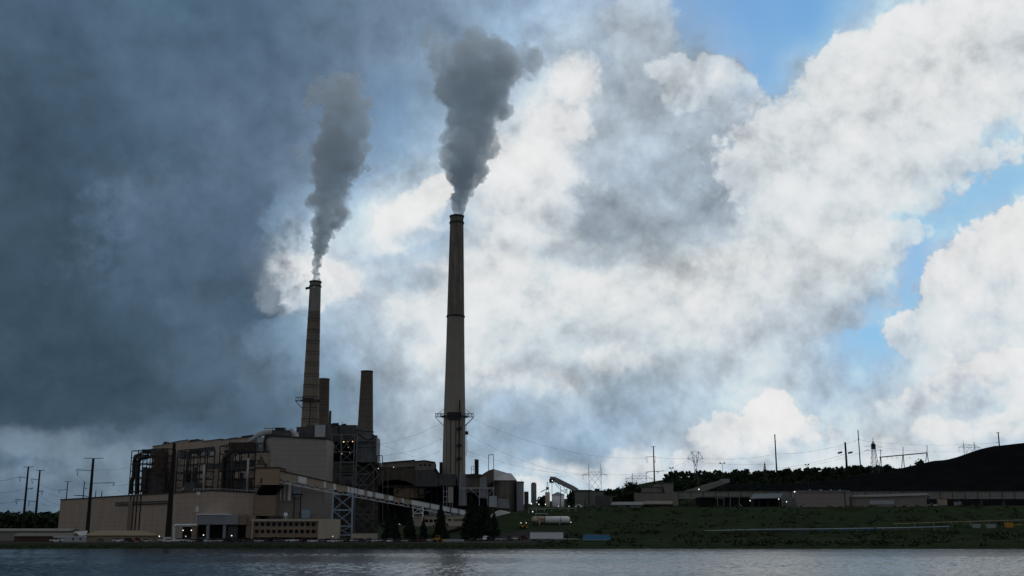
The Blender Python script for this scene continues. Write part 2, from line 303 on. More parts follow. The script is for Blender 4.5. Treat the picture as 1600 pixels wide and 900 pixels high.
WHITE = mat('white_paint', (.82, .84, .86), .5, var=.08, scale=.3, streak=.08)
WHITEP = mat('white_panel', (.80, .84, .88), .5, var=.10, scale=.3, streak=.12)
TANP = mat('tan_panel', (.40, .33, .265), .7, var=.12, scale=.3, streak=.12)
PALE = mat('pale_metal_roof', (.22, .235, .24), 1.0, spec=.04, var=.10, scale=.25, streak=.05)
BLUEM = mat('blue_tarpaulin', (.07, .26, .50), .5, var=.12, scale=.5)
BLACK = mat('black_opening', (.012, .012, .014), .9, var=.1)
GLASS = mat('dark_window_glass', (.010, .011, .013), .6, var=.15, scale=.6, spec=.08)
TOWER = mat('weathered_tower_steel', (.07, .075, .08), .6, var=.2, scale=.4)
WOOD = mat('dark_weathered_pole', (.022, .019, .017), .9, var=.25, scale=.8, streak=.2)
WIRE = mat('wire_metal', (.05, .05, .055), .6, var=.05)
ASPH = mat('asphalt', (.035, .036, .038), 1.0, spec=.05, var=.25, scale=.15)
GRAV = mat('gravel_yard', (.05, .05, .048), 1.0, spec=.05, var=.3, scale=.12)
COAL = mat('coal', (.010, .011, .013), 1.0, spec=0.0, var=.4, scale=.08, bump=.6)
YEL = mat('yellow_machine_paint', (.55, .27, .04), .6, var=.15, scale=.6)
RUBBER = mat('tyre_rubber', (.02, .02, .02), .9, var=.1)
LAMP = glow('lamp_white', (1, .97, .92), 1.5)
LAMPY = glow('lamp_sodium', (1, .70, .34), 1.5)
# ---------------------------------------------------------------- mesh helpers
def tag(o, label=None, cat=None, group=None, kind=None):
    if label: o['label'] = label
    if cat: o['category'] = cat
    if group: o['group'] = group
    if kind: o['kind'] = kind
    return o
def thing(name, loc, label, cat, group=None, rz=0.0):
    o = bpy.data.objects.new(name, None); COL.objects.link(o); o.location = loc; o.rotation_euler = (0, 0, rz)
    o.empty_display_size = .5
    return tag(o, label, cat, group)
def base_of(o):
    v = Vector((0, 0, 0))
    while o is not None: v += o.location; o = o.parent
    return v
class MB:
    def __init__(s): s.v = []; s.f = []
    def add(s, vs, fs):
        k = len(s.v); s.v.extend(Vector(p) for p in vs); s.f.extend(tuple(k + i for i in f) for f in fs); return s
    def hexa(s, p):
        return s.add(p, [(0, 3, 2, 1), (4, 5, 6, 7), (0, 1, 5, 4), (1, 2, 6, 5), (2, 3, 7, 6), (3, 0, 4, 7)])
    def box(s, x0, x1, y0, y1, z0, z1):
        return s.hexa([(x0, y0, z0), (x1, y0, z0), (x1, y1, z0), (x0, y1, z0), (x0, y0, z1), (x1, y0, z1), (x1, y1, z1), (x0, y1, z1)])
    def pbox(s, a, b, yt, yb, Y, dep):          # a box whose front face fills those rows and columns at distance Y
        pm = (yt + yb) / 2
        return s.box(X(a, Y, pm), X(b, Y, pm), Y, Y + dep, Z(yb, Y), Z(yt, Y))
    def bar(s, p, q, w, h=None, n=4):
        p, q = Vector(p), Vector(q); d = (q - p)
        if d.length < 1e-6: return s
        d.normalize(); up = Vector((0, 0, 1)) if abs(d.z) < .95 else Vector((0, 1, 0))
        a = d.cross(up).normalized(); b = a.cross(d).normalized(); h = h or w
        vs = []
        for c in (p, q):
            for k in range(n):
                t = 2 * math.pi * (k + .5) / n; vs.append(c + a * (math.cos(t) * w * .7) + b * (math.sin(t) * h * .7))
        fs = [(k, (k + 1) % n, n + (k + 1) % n, n + k) for k in range(n)] + [tuple(range(n))[::-1], tuple(range(n, 2 * n))]
        return s.add(vs, fs)
    def tube(s, pts, r, n=8):
        pts = [Vector(p) for p in pts]; vs = []; fs = []
        for i, p in enumerate(pts):
            d = (pts[min(i + 1, len(pts) - 1)] - pts[max(i - 1, 0)]).normalized()
            up = Vector((0, 0, 1)) if abs(d.z) < .9 else Vector((0, 1, 0))
            a = d.cross(up).normalized(); b = a.cross(d).normalized(); rr = r[i] if isinstance(r, (list, tuple)) else r
            for k in range(n):
                t = 2 * math.pi * k / n; vs.append(p + a * math.cos(t) * rr + b * math.sin(t) * rr)
        for i in range(len(pts) - 1):
            for k in range(n): fs.append((i * n + k, i * n + (k + 1) % n, (i + 1) * n + (k + 1) % n, (i + 1) * n + k))
        fs += [tuple(range(n))[::-1], tuple(range((len(pts) - 1) * n, len(pts) * n))]
        return s.add(vs, fs)
    def lathe(s, prof, cx, cy, n=32, cap=True, a0=0.0):
        vs = []; fs = []; m = len(prof)
        for (r, z) in prof:
            for k in range(n): t = a0 + 2 * math.pi * k / n; vs.append((cx + r * math.cos(t), cy + r * math.sin(t), z))
        for i in range(m - 1):
            for k in range(n): fs.append((i * n + k, i * n + (k + 1) % n, (i + 1) * n + (k + 1) % n, (i + 1) * n + k))
        if cap: fs += [tuple(range(n))[::-1], tuple(range((m - 1) * n, m * n))]
        return s.add(vs, fs)
    def prism(s, poly, z0, z1):                 # poly: list of (x, y); z0, z1 numbers or lists
        n = len(poly); a = z0 if isinstance(z0, (list, tuple)) else [z0] * n; b = z1 if isinstance(z1, (list, tuple)) else [z1] * n
        vs = [(p[0], p[1], a[i]) for i, p in enumerate(poly)] + [(p[0], p[1], b[i]) for i, p in enumerate(poly)]
        return s.add(vs, [tuple(range(n))[::-1], tuple(range(n, 2 * n))] + [(i, (i + 1) % n, n + (i + 1) % n, n + i) for i in range(n)])
    def slab(s, pts, dep):                      # outline at its own distance, given real thickness away from the viewer
        n = len(pts); pts = [Vector(p) for p in pts]; vs = pts + [p + Vector((0, dep, 0)) for p in pts]
        return s.add(vs, [tuple(range(n)), tuple(range(n, 2 * n))[::-1]] + [(i, n + i, n + (i + 1) % n, (i + 1) % n) for i in range(n)])
    def build(s, name, m, parent=None, smooth=False, at=None):
        b = base_of(parent) if parent is not None else (Vector(at) if at is not None else Vector((0, 0, 0)))
        me = bpy.data.meshes.new(name); me.from_pydata([tuple(p - b) for p in s.v], [], s.f)
        bmx = bmesh.new(); bmx.from_mesh(me); bmesh.ops.recalc_face_normals(bmx, faces=bmx.faces); bmx.to_mesh(me); bmx.free()
        me.materials.append(m)
        if smooth:
            me.polygons.foreach_set('use_smooth', [True] * len(me.polygons))
        o = bpy.data.objects.new(name, me); COL.objects.link(o)
        if parent is not None: o.parent = parent
        else: o.location = b
        return o
def lathe_smooth(o, ang=40):
    try: o.data.set_sharp_from_angle(angle=R(ang))
    except Exception: pass
def dup(root, name=None):
    r = root.copy(); COL.objects.link(r)
    for ch in root.children:
        c = ch.copy(); COL.objects.link(c); c.parent = r
        for g in ch.children:
            d = g.copy(); COL.objects.link(d); d.parent = c
    return r
def xbrace(mb, a, b, c, d, w):                  # a-b bottom corners, c-d top corners
    mb.bar(a, d, w); mb.bar(b, c, w)
def sm(a, b, x):
    t = min(max((x - a) / (b - a), 0), 1); return t * t * (3 - 2 * t)
# ---------------------------------------------------------------- terrain
def interp(tab, x):
    if x <= tab[0][0]: return tab[0][1]
    for (a, va), (b, vb) in zip(tab, tab[1:]):
        if x <= b: return va + (vb - va) * (x - a) / (b - a)
    return tab[-1][1]
LEFT = [(-400, 3), (-60, 2.4), (-25, -1.5), (0, -4), (560, -4), (574, -1.5), (580, .25), (588, 2.3), (600, 3.0), (640, 3.4), (700, 4.0), (1000, 5), (1500, 4), (2600, 10), (6000, 0)]
RIGHT = [(-400, 3), (-60, 2.4), (-25, -1.5), (0, -4), (560, -4), (574, -1.5), (580, .25), (588, 2.6), (600, 3.6), (616, 4.5), (630, 6.8), (638, 9.6), (647, 10.0), (668, 14.6), (690, 19.0), (712, 24.2), (720, 25), (840, 26), (880, 30), (1000, 34), (1500, 60), (2600, 40), (6000, 0)]
def hill(x, y):
    return 32 * math.exp(-((x - 330) / 190) ** 2 - ((y - 1120) / 190) ** 2) + 12 * math.exp(-((x - 150) / 70) ** 2 - ((y - 1050) / 120) ** 2)
def ground_z(x, y):
    w = sm(-72, 24, x * 650 / max(y, 400)) if y < 760 else sm(-72 - (y - 760) * .12, 24 + (y - 760) * .05, x * 650 / max(y, 400))
    z = interp(LEFT, y) * (1 - w) + interp(RIGHT, y) * w
    if y > 575:
        z += w * hill(x, y)
        z += mnoise.noise(Vector((x * .035, y * .035, 0))) * .5 * sm(582, 600, y) * (.3 + .7 * w)
        z += mnoise.noise(Vector((x * .004, y * .004, 3))) * 9 * sm(1100, 1700, y)
    return z
def linsp(*segs):
    out = []
    for a, b, n in segs: out += [a + (b - a) * i / n for i in range(n)]
    return out + [segs[-1][1]]
gx = linsp((-4000, -700, 22), (-700, -360, 22), (-360, 460, 205), (460, 900, 30), (900, 4000, 20))
gy = linsp((-400, 0, 12), (0, 560, 16), (560, 660, 60), (660, 760, 40), (760, 1300, 60), (1300, 6000, 40))
vs = [(x, y, ground_z(x, y)) for y in gy for x in gx]; nx = len(gx)
fs = [(j * nx + i, j * nx + i + 1, (j + 1) * nx + i + 1, (j + 1) * nx + i) for j in range(len(gy) - 1) for i in range(nx - 1)]
GRASS = mat('rough_grass', (.029, .043, .025), 1.0, var=.42, scale=.13, bump=.3, spec=0.0, dirt=((.016, .018, .010), .05, .58))
gm = MB(); gm.add(vs, fs); go = gm.build('ground', GRASS, smooth=True); tag(go, kind='structure')
# water: fine wind ripples
wm = bpy.data.materials.new('lake_water'); wm.use_nodes = True; t_ = wm.node_tree; b_ = t_.nodes['Principled BSDF']
b_.inputs['Base Color'].default_value = (.008, .020, .034, 1); b_.inputs['Roughness'].default_value = .17; b_.inputs['IOR'].default_value = 1.18
tcw = t_.nodes.new('ShaderNodeTexCoord'); mpw = t_.nodes.new('ShaderNodeMapping'); t_.links.new(tcw.outputs['Object'], mpw.inputs[0]); mpw.inputs['Scale'].default_value = (1.0, .38, 1.0)
def wn(s, d, r):
    q = t_.nodes.new('ShaderNodeTexNoise'); t_.links.new(mpw.outputs[0], q.inputs['Vector']); q.inputs['Scale'].default_value = s; q.inputs['Detail'].default_value = d; q.inputs['Roughness'].default_value = r; return q.outputs['Fac']
ad = t_.nodes.new('ShaderNodeMath'); ad.operation = 'MULTIPLY_ADD'; t_.links.new(wn(.34, 3, .6), ad.inputs[0]); ad.inputs[1].default_value = 1.6; t_.links.new(wn(1.4, 2, .5), ad.inputs[2])
bw = t_.nodes.new('ShaderNodeBump'); bw.inputs['Strength'].default_value = 1.0; bw.inputs['Distance'].default_value = .09
t_.links.new(ad.outputs[0], bw.inputs['Height']); t_.links.new(bw.outputs[0], b_.inputs['Normal'])
import numpy as np
def wave_h(x, y):
    rg = np.random.RandomState(4); h = np.zeros_like(x)
    for k in range(60):
        lam = .9 * (4.2 / .9) ** rg.rand(); th = rg.uniform(0, 3.1416); ph = rg.rand() * 6.283; A = .0052 * lam ** .9
        kx, ky = 2 * np.pi / lam * np.cos(th), 2 * np.pi / lam * np.sin(th)
        h += A * np.sin(kx * x + ky * y + ph)
    gust = .75 + .5 * np.sin(x * .021 + 1.3 * np.sin(y * .017)) * np.sin(y * .034 + .8 * np.sin(x * .03))
    return h * gust
wv = [(-4000., -30., -.45), (4000., -30., -.45), (4000., 583., -.45), (-4000., 583., -.45)]; wf = [(0, 1, 2, 3)]
for (y0, y1, xm_, dx, dy) in ((95, 200, 125, .36, .7), (200, 350, 205, .6, 1.1), (350, 582, 340, 1.0, 1.8)):
    nx_, ny_ = int(2 * xm_ / dx), int((y1 - y0) / dy); gx2, gy2 = np.meshgrid(np.linspace(-xm_, xm_, nx_ + 1), np.linspace(y0, y1, ny_ + 1)); hh = wave_h(gx2, gy2)
    k = len(wv); wv += list(zip(gx2.ravel().tolist(), gy2.ravel().tolist(), hh.ravel().tolist()))
    idx = (np.arange(ny_)[:, None] * (nx_ + 1) + np.arange(nx_)[None, :]).ravel() + k
    wf += list(zip(idx.tolist(), (idx + 1).tolist(), (idx + nx_ + 2).tolist(), (idx + nx_ + 1).tolist()))
wme = bpy.data.meshes.new('water'); wme.from_pydata(wv, [], wf); wme.polygons.foreach_set('use_smooth', [True] * len(wme.polygons)); wme.materials.append(wm)
wo_ = bpy.data.objects.new('water', wme); COL.objects.link(wo_); tag(wo_, kind='structure')
def sheet(name, m, x0, x1, y0, y1, nx_, ny_, lift=.05):
    vs = [(x0 + (x1 - x0) * i / nx_, y0 + (y1 - y0) * j / ny_, ground_z(x0 + (x1 - x0) * i / nx_, y0 + (y1 - y0) * j / ny_) + lift) for j in range(ny_ + 1) for i in range(nx_ + 1)]
    fs = [(j * (nx_ + 1) + i, j * (nx_ + 1) + i + 1, (j + 1) * (nx_ + 1) + i + 1, (j + 1) * (nx_ + 1) + i) for j in range(ny_) for i in range(nx_)]
    o = MB().add(vs, fs).build(name, m); tag(o, kind='structure'); return o
sheet('parking_lot', ASPH, -330, 30, 592, 640, 120, 30, .12)
sheet('yard', GRAV, -420, -75, 641, 900, 80, 60, .10)
sheet('road', ASPH, 30.5, 420, 606, 613, 120, 6, .12)
sheet('plateau_yard', GRAV, 40, 460, 724, 836, 110, 30, .14)
# ================================================================ the power station
def G(x, y): return ground_z(x, y)
# ---- long low hall ------------------------------------------------
hallA, hallB, hallC = (X(93, 800, 800), 800), (X(330, 655, 800), 655), (X(398, 669, 800), 669)
t = thing('turbine_hall', (hallB[0], hallB[1], 3.5), 'long low tan brick hall along the lakeside lot, with two pale vents on its wall', 'industrial hall')
zt = [Z(781.5, 800), Z(767, 655), Z(770.5, 669)]
back = [(hallC[0] + 4, 745), (hallA[0] + 30, 860)]
mb = MB(); mb.prism([hallA, hallB, hallC] + back, 3.0, zt + [zt[2], zt[0]]); mb.build('wall', BRICK, t)
mb = MB()
for (a, b, za, zb) in ((hallA, hallB, zt[0], zt[1]), (hallB, hallC, zt[1], zt[2])):
    mb.bar((a[0], a[1] - .3, za + .35), (b[0], b[1] - .3, zb + .35), .7, .7)
mb.build('coping', DARK, t)
def hall(px):                              # a point of the hall's long front by picture column
    d = ray(px, 800); 
    a, b = (hallA, hallB) if px < 330 else (hallB, hallC)
    dx, dy = b[0] - a[0], b[1] - a[1]; k = d.x / d.y
    s = (k * a[1] - a[0]) / (dx - k * dy); return Vector((a[0] + dx * s, a[1] + dy * s, 0))
def on_hall(mb, px, yt, yb, w, dep=.5):
    p = hall(px); z1, z0 = Z(yt, p.y), Z(yb, p.y); return mb.box(p.x - w / 2, p.x + w / 2, p.y - dep, p.y + .3, z0, z1)
for px, yt, yb in ((309, 768.5, 774), (308.5, 792, 800)):
    on_hall(MB(), px, yt, yb, 2.0, .9).build('vent', WHITE, t)
mb = MB()
for a, b in ((180, 262),):
    p, q = hall(a), hall(b)
    for dz in (0, -1.3): mb.tube([(p.x, p.y - 1, Z(786, p.y) + dz), (q.x, q.y - 1, Z(783, q.y) + dz)], .35, 6)
mb.build('pipe_run', DARK, t)
for px in (203, 208, 213, 219):
    p = hall(px); MB().tube([(p.x, p.y - .6, 4), (p.x, p.y - .6, Z(775, p.y))], .35, 6).build('downpipe', DARK, t)
for px, h in ((308, 780),): 
    p = hall(px); MB().bar((p.x, p.y - .3, 4), (p.x, p.y - .3, Z(h, p.y)), .25).build('downpipe', WHITE, t)
mb = MB()
for px in range(300, 397, 5):
    p = hall(px); mb.box(p.x - .25, p.x + .25, p.y + .3, p.y + .6, zt[1] - 1.2, Z(766 if px < 340 else 768, p.y) + 1.0)
mb.bar((hall(331).x, hall(331).y + .45, zt[1] + 1.5), (hall(396).x, hall(396).y + .45, zt[2] + 1.5), .2); mb.bar((hall(300).x, hall(300).y + .45, Z(766, hall(300).y) + .9), (hall(330).x, hall(330).y + .45, Z(766, hall(330).y) + 1.0), .2)
mb.build('railing', STEEL, t)
mb = MB(); on_hall(mb, 209, 783, 836, 7.5, .12); mb.build('stained_panel', BRICKD, t)
# ---- tall boiler house behind the hall --------------------------------
def line_y(px, a, b):                       # point at column px on the ground line a-b
    k = ray(px, 720).x / ray(px, 720).y; dx, dy = b[0] - a[0], b[1] - a[1]
    s = (k * a[1] - a[0]) / (dx - k * dy); return a[0] + dx * s, a[1] + dy * s
bA, bB = (X(237, 812, 700), 812), (X(424, 692, 700), 692)
t = thing('boiler_house', (bB[0], bB[1], 3.5), 'long tan brick boiler house with a stepped roofline, rising behind the low hall', 'boiler house')
segs = [(237, 252, 697), (252, 268, 693.5), (268, 277, 691), (277, 292, 689), (292, 316, 689.5), (316, 344, 688.5), (344, 366, 687), (366, 397, 684)]
mb = MB()
for (a, b, yt) in segs:
    p, q = line_y(a, bA, bB), line_y(b, bA, bB); z = Z(yt, (p[1] + q[1]) / 2)
    mb.prism([p, q, (q[0] + 16, q[1] + 40), (p[0] + 16, p[1] + 40)], 4, z)
mb.build('wall', BRICK, t)
mb = MB()
for (a, b, yt) in segs:
    p, q = line_y(a, bA, bB), line_y(b, bA, bB); z = Z(yt, (p[1] + q[1]) / 2)
    mb.bar((p[0], p[1] - .3, z + .3), (q[0], q[1] - .3, z + .3), .5)
mb.build('coping', DARK, t)
for a, b, yt, yb, m in ((252, 257, 690, 697, DARK), (293, 306, 687, 690, RUST), (338, 345, 686, 690, DARK), (354, 368, 684.5, 688, RUST), (374, 394, 681, 685.5, DARK)):
    p, q = line_y(a, bA, bB), line_y(b, bA, bB)
    MB().prism([(p[0], p[1] + 2), (q[0], q[1] + 2), (q[0], q[1] + 12), (p[0], p[1] + 12)], Z(yb, p[1]) - 2, Z(yt, p[1])).build('roof_vent', m, t)
# dark recessed bands and openings on the long wall
for a, b, yt, yb in ((262, 268, 752, 766), (320, 345, 725, 733), (345, 398, 722, 731), (308, 334, 699, 712), (322, 327, 761, 766), (330, 336, 761, 766)):
    p, q = line_y(a, bA, bB), line_y(b, bA, bB); y = (p[1] + q[1]) / 2
    MB().prism([(p[0], p[1] - .5), (q[0], q[1] - .5), (q[0], q[1] + .4), (p[0], p[1] + .4)], Z(yb, y), Z(yt, y)).build('louvre_band', GREYD, t)
for a, b, yt, yb in ((313, 322, 707, 712), (328, 336, 706, 712), (276, 282, 728, 737)):
    p, q = line_y(a, bA, bB), line_y(b, bA, bB); y = (p[1] + q[1]) / 2
    MB().prism([(p[0], p[1] - .9), (q[0], q[1] - .9), (q[0], q[1] - .45), (p[0], p[1] - .45)], Z(yb, y), Z(yt, y)).build('window', GREYL, t)
# pale metal lift tower at its end, and the lower brick gable with the triangle mark
mb = MB(); mb.pbox(401, 411, 684, 706, 690, 6); mb.build('lift_tower', GREYL, t)
mb = MB(); mb.pbox(398, 427, 706, 800, 682.5, 12); mb.build('gable_block', BRICK, t)
mb = MB(); mb.pbox(397, 428, 705, 706.5, 682, 12.8); mb.build('gable_coping', DARK, t)
q = MB()
p0, p1, p2 = P(399.5, 727, 682.3), P(416.5, 727, 682.3), P(408.5, 711, 682.3)
q.slab([p0, p1, p2], .15)
q.build('triangle_mark', mat('mark_brick', (.20, .15, .11), .85, var=.25, scale=1.2, bands=1.0, bandw=.2), t)
# ---- tall blank block ----------------------------------------------------
t = thing('bunker_block', (X(468, 680), 680, 3.5), 'tallest plain tan brick block, blank facade with dark coping, beside the sloping conveyor', 'industrial building')
pA, pB = (X(424, 678, 700), 678), (X(510, 684, 700), 684)
pc = P(413, 684, 690)
mb = MB(); z1, z2 = Z(682, 678), Z(686.5, 684)
mb.prism([pA, pB, (pB[0] + 1, 706), (X(411, 700, 700), 700)], 3.2, [z1, z2, z2, z1]); mb.build('wall', mat('grey_tan_brick', (.37, .345, .32), .85, var=.09, scale=.12, streak=.08, bands=3.2, bandw=.05), t)
mb = MB(); mb.bar((pA[0], pA[1] - .3, z1 + .3), (pB[0], pB[1] - .3, z2 + .2), .7, .7); mb.bar((pA[0], pA[1] - .3, z1 + .3), (X(411, 700, 700), 700, z1 + .3), .7); mb.build('coping', DARK, t)
mb = MB(); mb.pbox(458, 470, 760, 776, 679.0, .6); mb.build('louvre', GREYL, t)
mb = MB(); mb.pbox(459.5, 468.5, 762, 771, 678.6, .3); mb.build('louvre_screen', STEELB, t)
mb = MB(); mb.pbox(456, 472, 771.5, 773.5, 678.2, 1.5); mb.build('canopy', DARK, t)
mb = MB(); mb.pbox(458.5, 460, 774, 810, 678.6, .6); mb.pbox(468.5, 470, 774, 810, 678.6, .6); mb.build('downpipe', DARK, t)
mb = MB(); mb.pbox(429, 433.5, 777, 783.5, 678.6, .6); mb.build('vent', GREYL, t)
mb = MB(); mb.pbox(471, 484, 796, 810, 676.5, 2); mb.build('tank_box', STEELB, t)
for px in (438.5, 445):
    MB().tube([P(px, 755, 677.3), P(px - .3, 782, 677.3)], .35, 6).build('white_pipe', WHITE, t)
MB().tube([P(452.5, 749, 677), P(451.5, 782, 677)], 1.0, 8).build('white_pipe', WHITE, t)
# roof plant on the blank block
t = thing('roof_duct', P(430, 683, 700), 'curved pale duct and railed platform on top of the boiler house roof', 'duct')
MB().tube([P(388, 692, 699), P(396, 686, 699), P(404, 679.5, 699), P(414, 675.5, 699), P(425, 674, 700)], [1.3, 1.6, 1.8, 1.8, 1.8], 10).build('pipe', GREYL, t, smooth=True)
mb = MB(); mb.pbox(413, 456, 672, 684, 701, 14); mb.build('platform_box', GREYD, t)
mb = MB()
for px in range(414, 458, 4): mb.bar(P(px, 673, 700.5), P(px, 666 + (px * 7 % 4), 700.5), .22)
mb.bar(P(413, 669.5, 700.5), P(444, 668.5, 700.5), .3); mb.pbox(430, 444, 668, 672, 702, 6); mb.build('railing', DARK, t)
mb = MB(); mb.pbox(456, 463, 674, 684, 699, 8); mb.tube([P(455, 671, 698), P(459, 676, 698), P(463, 682, 698), P(466, 683, 698)], 1.1, 8); mb.build('elbow_pipe', GREYL, t)
t = thing('roof_housing', P(480, 684, 712), 'soot grey metal housing at the foot of the shorter smoking stack', 'roof housing')
mb = MB(); mb.pbox(463, 478, 667, 684, 716, 10); mb.pbox(478, 492, 664.5, 684, 714, 14); mb.build('wall', GREYD, t)
mb = MB(); mb.pbox(492, 508, 664, 682.5, 711, 12); mb.build('clean_panel', GREYL, t)
mb = MB(); mb.pbox(508, 514, 663, 686, 712, 12); mb.build('duct', GREYD, t)

# ---- steel bays along the boiler house -------------------------------------------
def steel_bay(pxs, Ys, y_top, y_bot, label, levels, seed, ducts, panels, roofm=DARK):
    r = random.Random(seed); n = len(pxs)
    t = thing('steel_frame', (X(pxs[0], Ys[0], 740), Ys[0], Z(y_bot, Ys[0])), label, 'steel frame', 'open steel frames along the boiler house')
    front = [(X(p, y, 740), y) for p, y in zip(pxs, Ys)]; bk = [(x + 3.5, y + 9) for x, y in front]
    zb = Z(y_bot, Ys[0]) - 3; zt_ = [Z(a, y) for a, y in zip(y_top, Ys)]
    for i in range(n):
        for (x, y) in (front[i], bk[i]): MB().bar((x, y, zb), (x, y, zt_[i]), .55).build('column', DARK, t)
    mb = MB()
    for k in range(levels + 1):
        f = k / levels
        for row in (front, bk):
            for i in range(n - 1):
                a, b = row[i], row[i + 1]; za, zb2 = zb + (zt_[i] - zb) * f, zb + (zt_[i + 1] - zb) * f
                mb.bar((*a, za), (*b, zb2), .42)
                if k < levels and r.random() < .35:
                    zc = zb + (zt_[i + 1] - zb) * (k + 1) / levels; mb.bar((*a, za), (*b, zc), .26)
        for i in range(n): mb.bar((*front[i], zb + (zt_[i] - zb) * f), (*bk[i], zb + (zt_[i] - zb) * f), .4)
    mb.build('beam_grid', DARK, t)
    for pts, rad, m in ducts: MB().tube([P(a, b, Y) for a, b, Y in pts], rad, 10).build('duct', m, t, smooth=True)
    for a, b, yt, yb, Y, dep, m in panels:
        MB().pbox(a, b, yt, yb, Y, dep).build('equipment_panel', m, t)
steel_bay((203.5, 214, 222, 233, 246, 258), (795, 788, 783, 777, 769, 762), (704.5, 703.5, 703, 702, 701, 700.5), 772,
    'open steel frame at the far end of the boiler house, sky showing through its bents', 7, 3,
    [([(205, 772, 797), (206, 752, 797), (209, 744, 797), (210, 722, 797), (212, 713, 797), (221, 710, 795)], 1.5, DARK),
     ([(214, 772, 792), (215, 735, 792), (216, 722, 792), (220, 716, 792), (232, 713, 790)], 1.7, DARK),
     ([(226, 772, 786), (226, 730, 786)], 2.0, GREYD)],
    [(222, 237, 731, 768, 789, 6, RUST), (236, 252, 701, 716, 781, 8, GREYD), (231, 256, 733, 775, 778, 8, GREYD), (240, 257, 705, 742, 776, 6, RUST), (222, 238, 702, 708, 786, 8, DARK), (229, 244, 724.5, 726.5, 780, 5, DARK), (245, 262, 738, 741, 765, 4, DARK)])
steel_bay((276, 287, 297, 308, 319), (739, 731, 724, 717, 710), (704, 702.5, 702, 701, 700), 767,
    'middle steel frame on the boiler house wall, beside the thick dark pole', 6, 5,
    [([(292, 767, 727), (292, 735, 727), (296, 706, 727)], 1.0, DARK), ([(318, 766, 708), (319, 726, 708)], .7, STEEL), ([(286, 765, 726), (296, 758, 722), (301, 756, 720)], .9, GREYL)],
    [(280, 292, 704, 716, 734, 7, GREYD), (296, 312, 702, 708, 722, 7, DARK), (288, 316, 754, 768, 717, 6, GREYD), (287, 296, 735, 768, 728, 4, RUST), (300, 306, 730, 762, 722, 4, GREYD), (276, 318, 738.5, 740, 716, 4, DARK)])
steel_bay((341.5, 352, 361, 373, 386, 398), (694, 690, 687, 684, 680, 677), (697, 695, 693.5, 692.5, 692, 691.5), 769,
    'steel frame nearest the triangle mark, with a heavy dark top deck', 6, 9,
    [([(349, 768, 688), (350, 718, 688), (354, 712, 688), (364, 704, 687)], 1.2, DARK), ([(362, 769, 683), (362.5, 710, 683)], 1.0, DARK), ([(386, 768, 677), (388, 716, 677)], .7, STEEL)],
    [(357, 400, 691, 704, 690, 8, RUST), (350, 398, 703, 707, 687, 8, DARK), (343, 392, 733, 735, 681, 5, DARK), (346, 358, 712, 768, 694, 4, GREYD), (366, 384, 722, 734, 690, 3, GREYD), (364, 392, 750, 768, 686, 4, GREYD), (376, 380, 739, 747, 683, 2, DARK)])

# ---- conveyor transfer house, gallery and trestles --------------------------------
t = thing('transfer_house', (X(418, 664), 664, 3.5), 'brown box house hung on the facade, its dark slanted underside above the office block', 'transfer house')
mb = MB(); mb.pbox(399, 436, 731, 757.5, 662, 18); mb.build('wall', mat('brown_cladding', (.36, .265, .19), .8, var=.10, scale=.2, streak=.08, bands=2.6), t)
mb = MB(); mb.pbox(398, 437, 729.8, 731.5, 661.5, 19); mb.build('roof', DARK, t)
mb = MB()
a, b, c, d = P(409, 757.6, 662), P(435.5, 757.6, 662), P(428, 774, 676), P(398, 774, 676)
mb.hexa([a, b, b + Vector((0, 16, 0)), a + Vector((0, 16, 0)), d + Vector((0, 0, -.1)), c + Vector((0, 0, -.1)), c + Vector((0, 2, 0)), d + Vector((0, 2, 0))]); mb.build('hopper', BLACK, t)
mb = MB(); mb.pbox(398, 430, 774, 806, 667.5, 8); mb.build('lower_shaft', BRICKD, t)
mb = MB(); mb.pbox(407.3, 409, 747, 755, 661.6, .5); mb.build('door', BLACK, t)
mb = MB(); mb.bar(P(413, 731, 664), P(413, 725.5, 664), .5); mb.bar(P(416, 731, 664), P(416, 724, 664), .8); mb.build('roof_post', DARK, t)
gal = [(436, 735, 750.5, 664), (510, 751.5, 765, 671), (620, 775.5, 785.5, 682), (729, 796.5, 807, 694)]
def gat(px):
    for a, b in zip(gal, gal[1:]):
        if px <= b[0]:
            f = (px - a[0]) / (b[0] - a[0]); return [a[k] + (b[k] - a[k]) * f for k in (1, 2, 3)]
t = thing('conveyor_gallery', P(620, 790, 682), 'long enclosed conveyor gallery sloping down across the plant, tan and white patchwork panels', 'conveyor')
cuts = [(436, 466, 'T'), (466, 479, 'W'), (479, 506, 'T'), (506, 509, 'W'), (509, 521, 'T'), (521, 525, 'W'), (525, 543, 'T'), (543, 546.5, 'W'), (546.5, 548, 'T'), (548, 553.5, 'W'), (553.5, 554.5, 'T'), (554.5, 558, 'W'), (558, 559.5, 'T'), (559.5, 569, 'W'), (569, 574, 'T'), (574, 582, 'W'), (582, 586.5, 'T'), (586.5, 599.5, 'W'), (599.5, 607, 'T'), (607, 614, 'W'), (614, 628, 'T'), (628, 631, 'W'), (631, 643, 'T'), (643, 729, 'W')]
def gslab(mb, a, b, f0=0.0, f1=1.0, off=0.0, dep=.25):
    A, B = gat(a), gat(b); 
    pts = [P(a, A[0] + (A[1] - A[0]) * f1, A[2] + off), P(b, B[0] + (B[1] - B[0]) * f1, B[2] + off), P(b, B[0] + (B[1] - B[0]) * f0, B[2] + off), P(a, A[0] + (A[1] - A[0]) * f0, A[2] + off)]
    return mb.slab(pts, dep)
for a, b, k in cuts:
    if k == 'W': gslab(MB(), a, b, .12, .82, -.1).build('white_panel', WHITEP, t)
mb = MB()
for k in range(12): a = 436 + k * 293 / 12; gslab(mb, a, a + 293 / 12, .08, .86, .16, 5.0)
mb.build('gallery_body', TANP, t)
mb = MB()
for k in range(12): a = 436 + k * 293 / 12; gslab(mb, a, a + 293 / 12, -.04, .075, -.3, 6.0)
mb.build('roof', DARK, t)
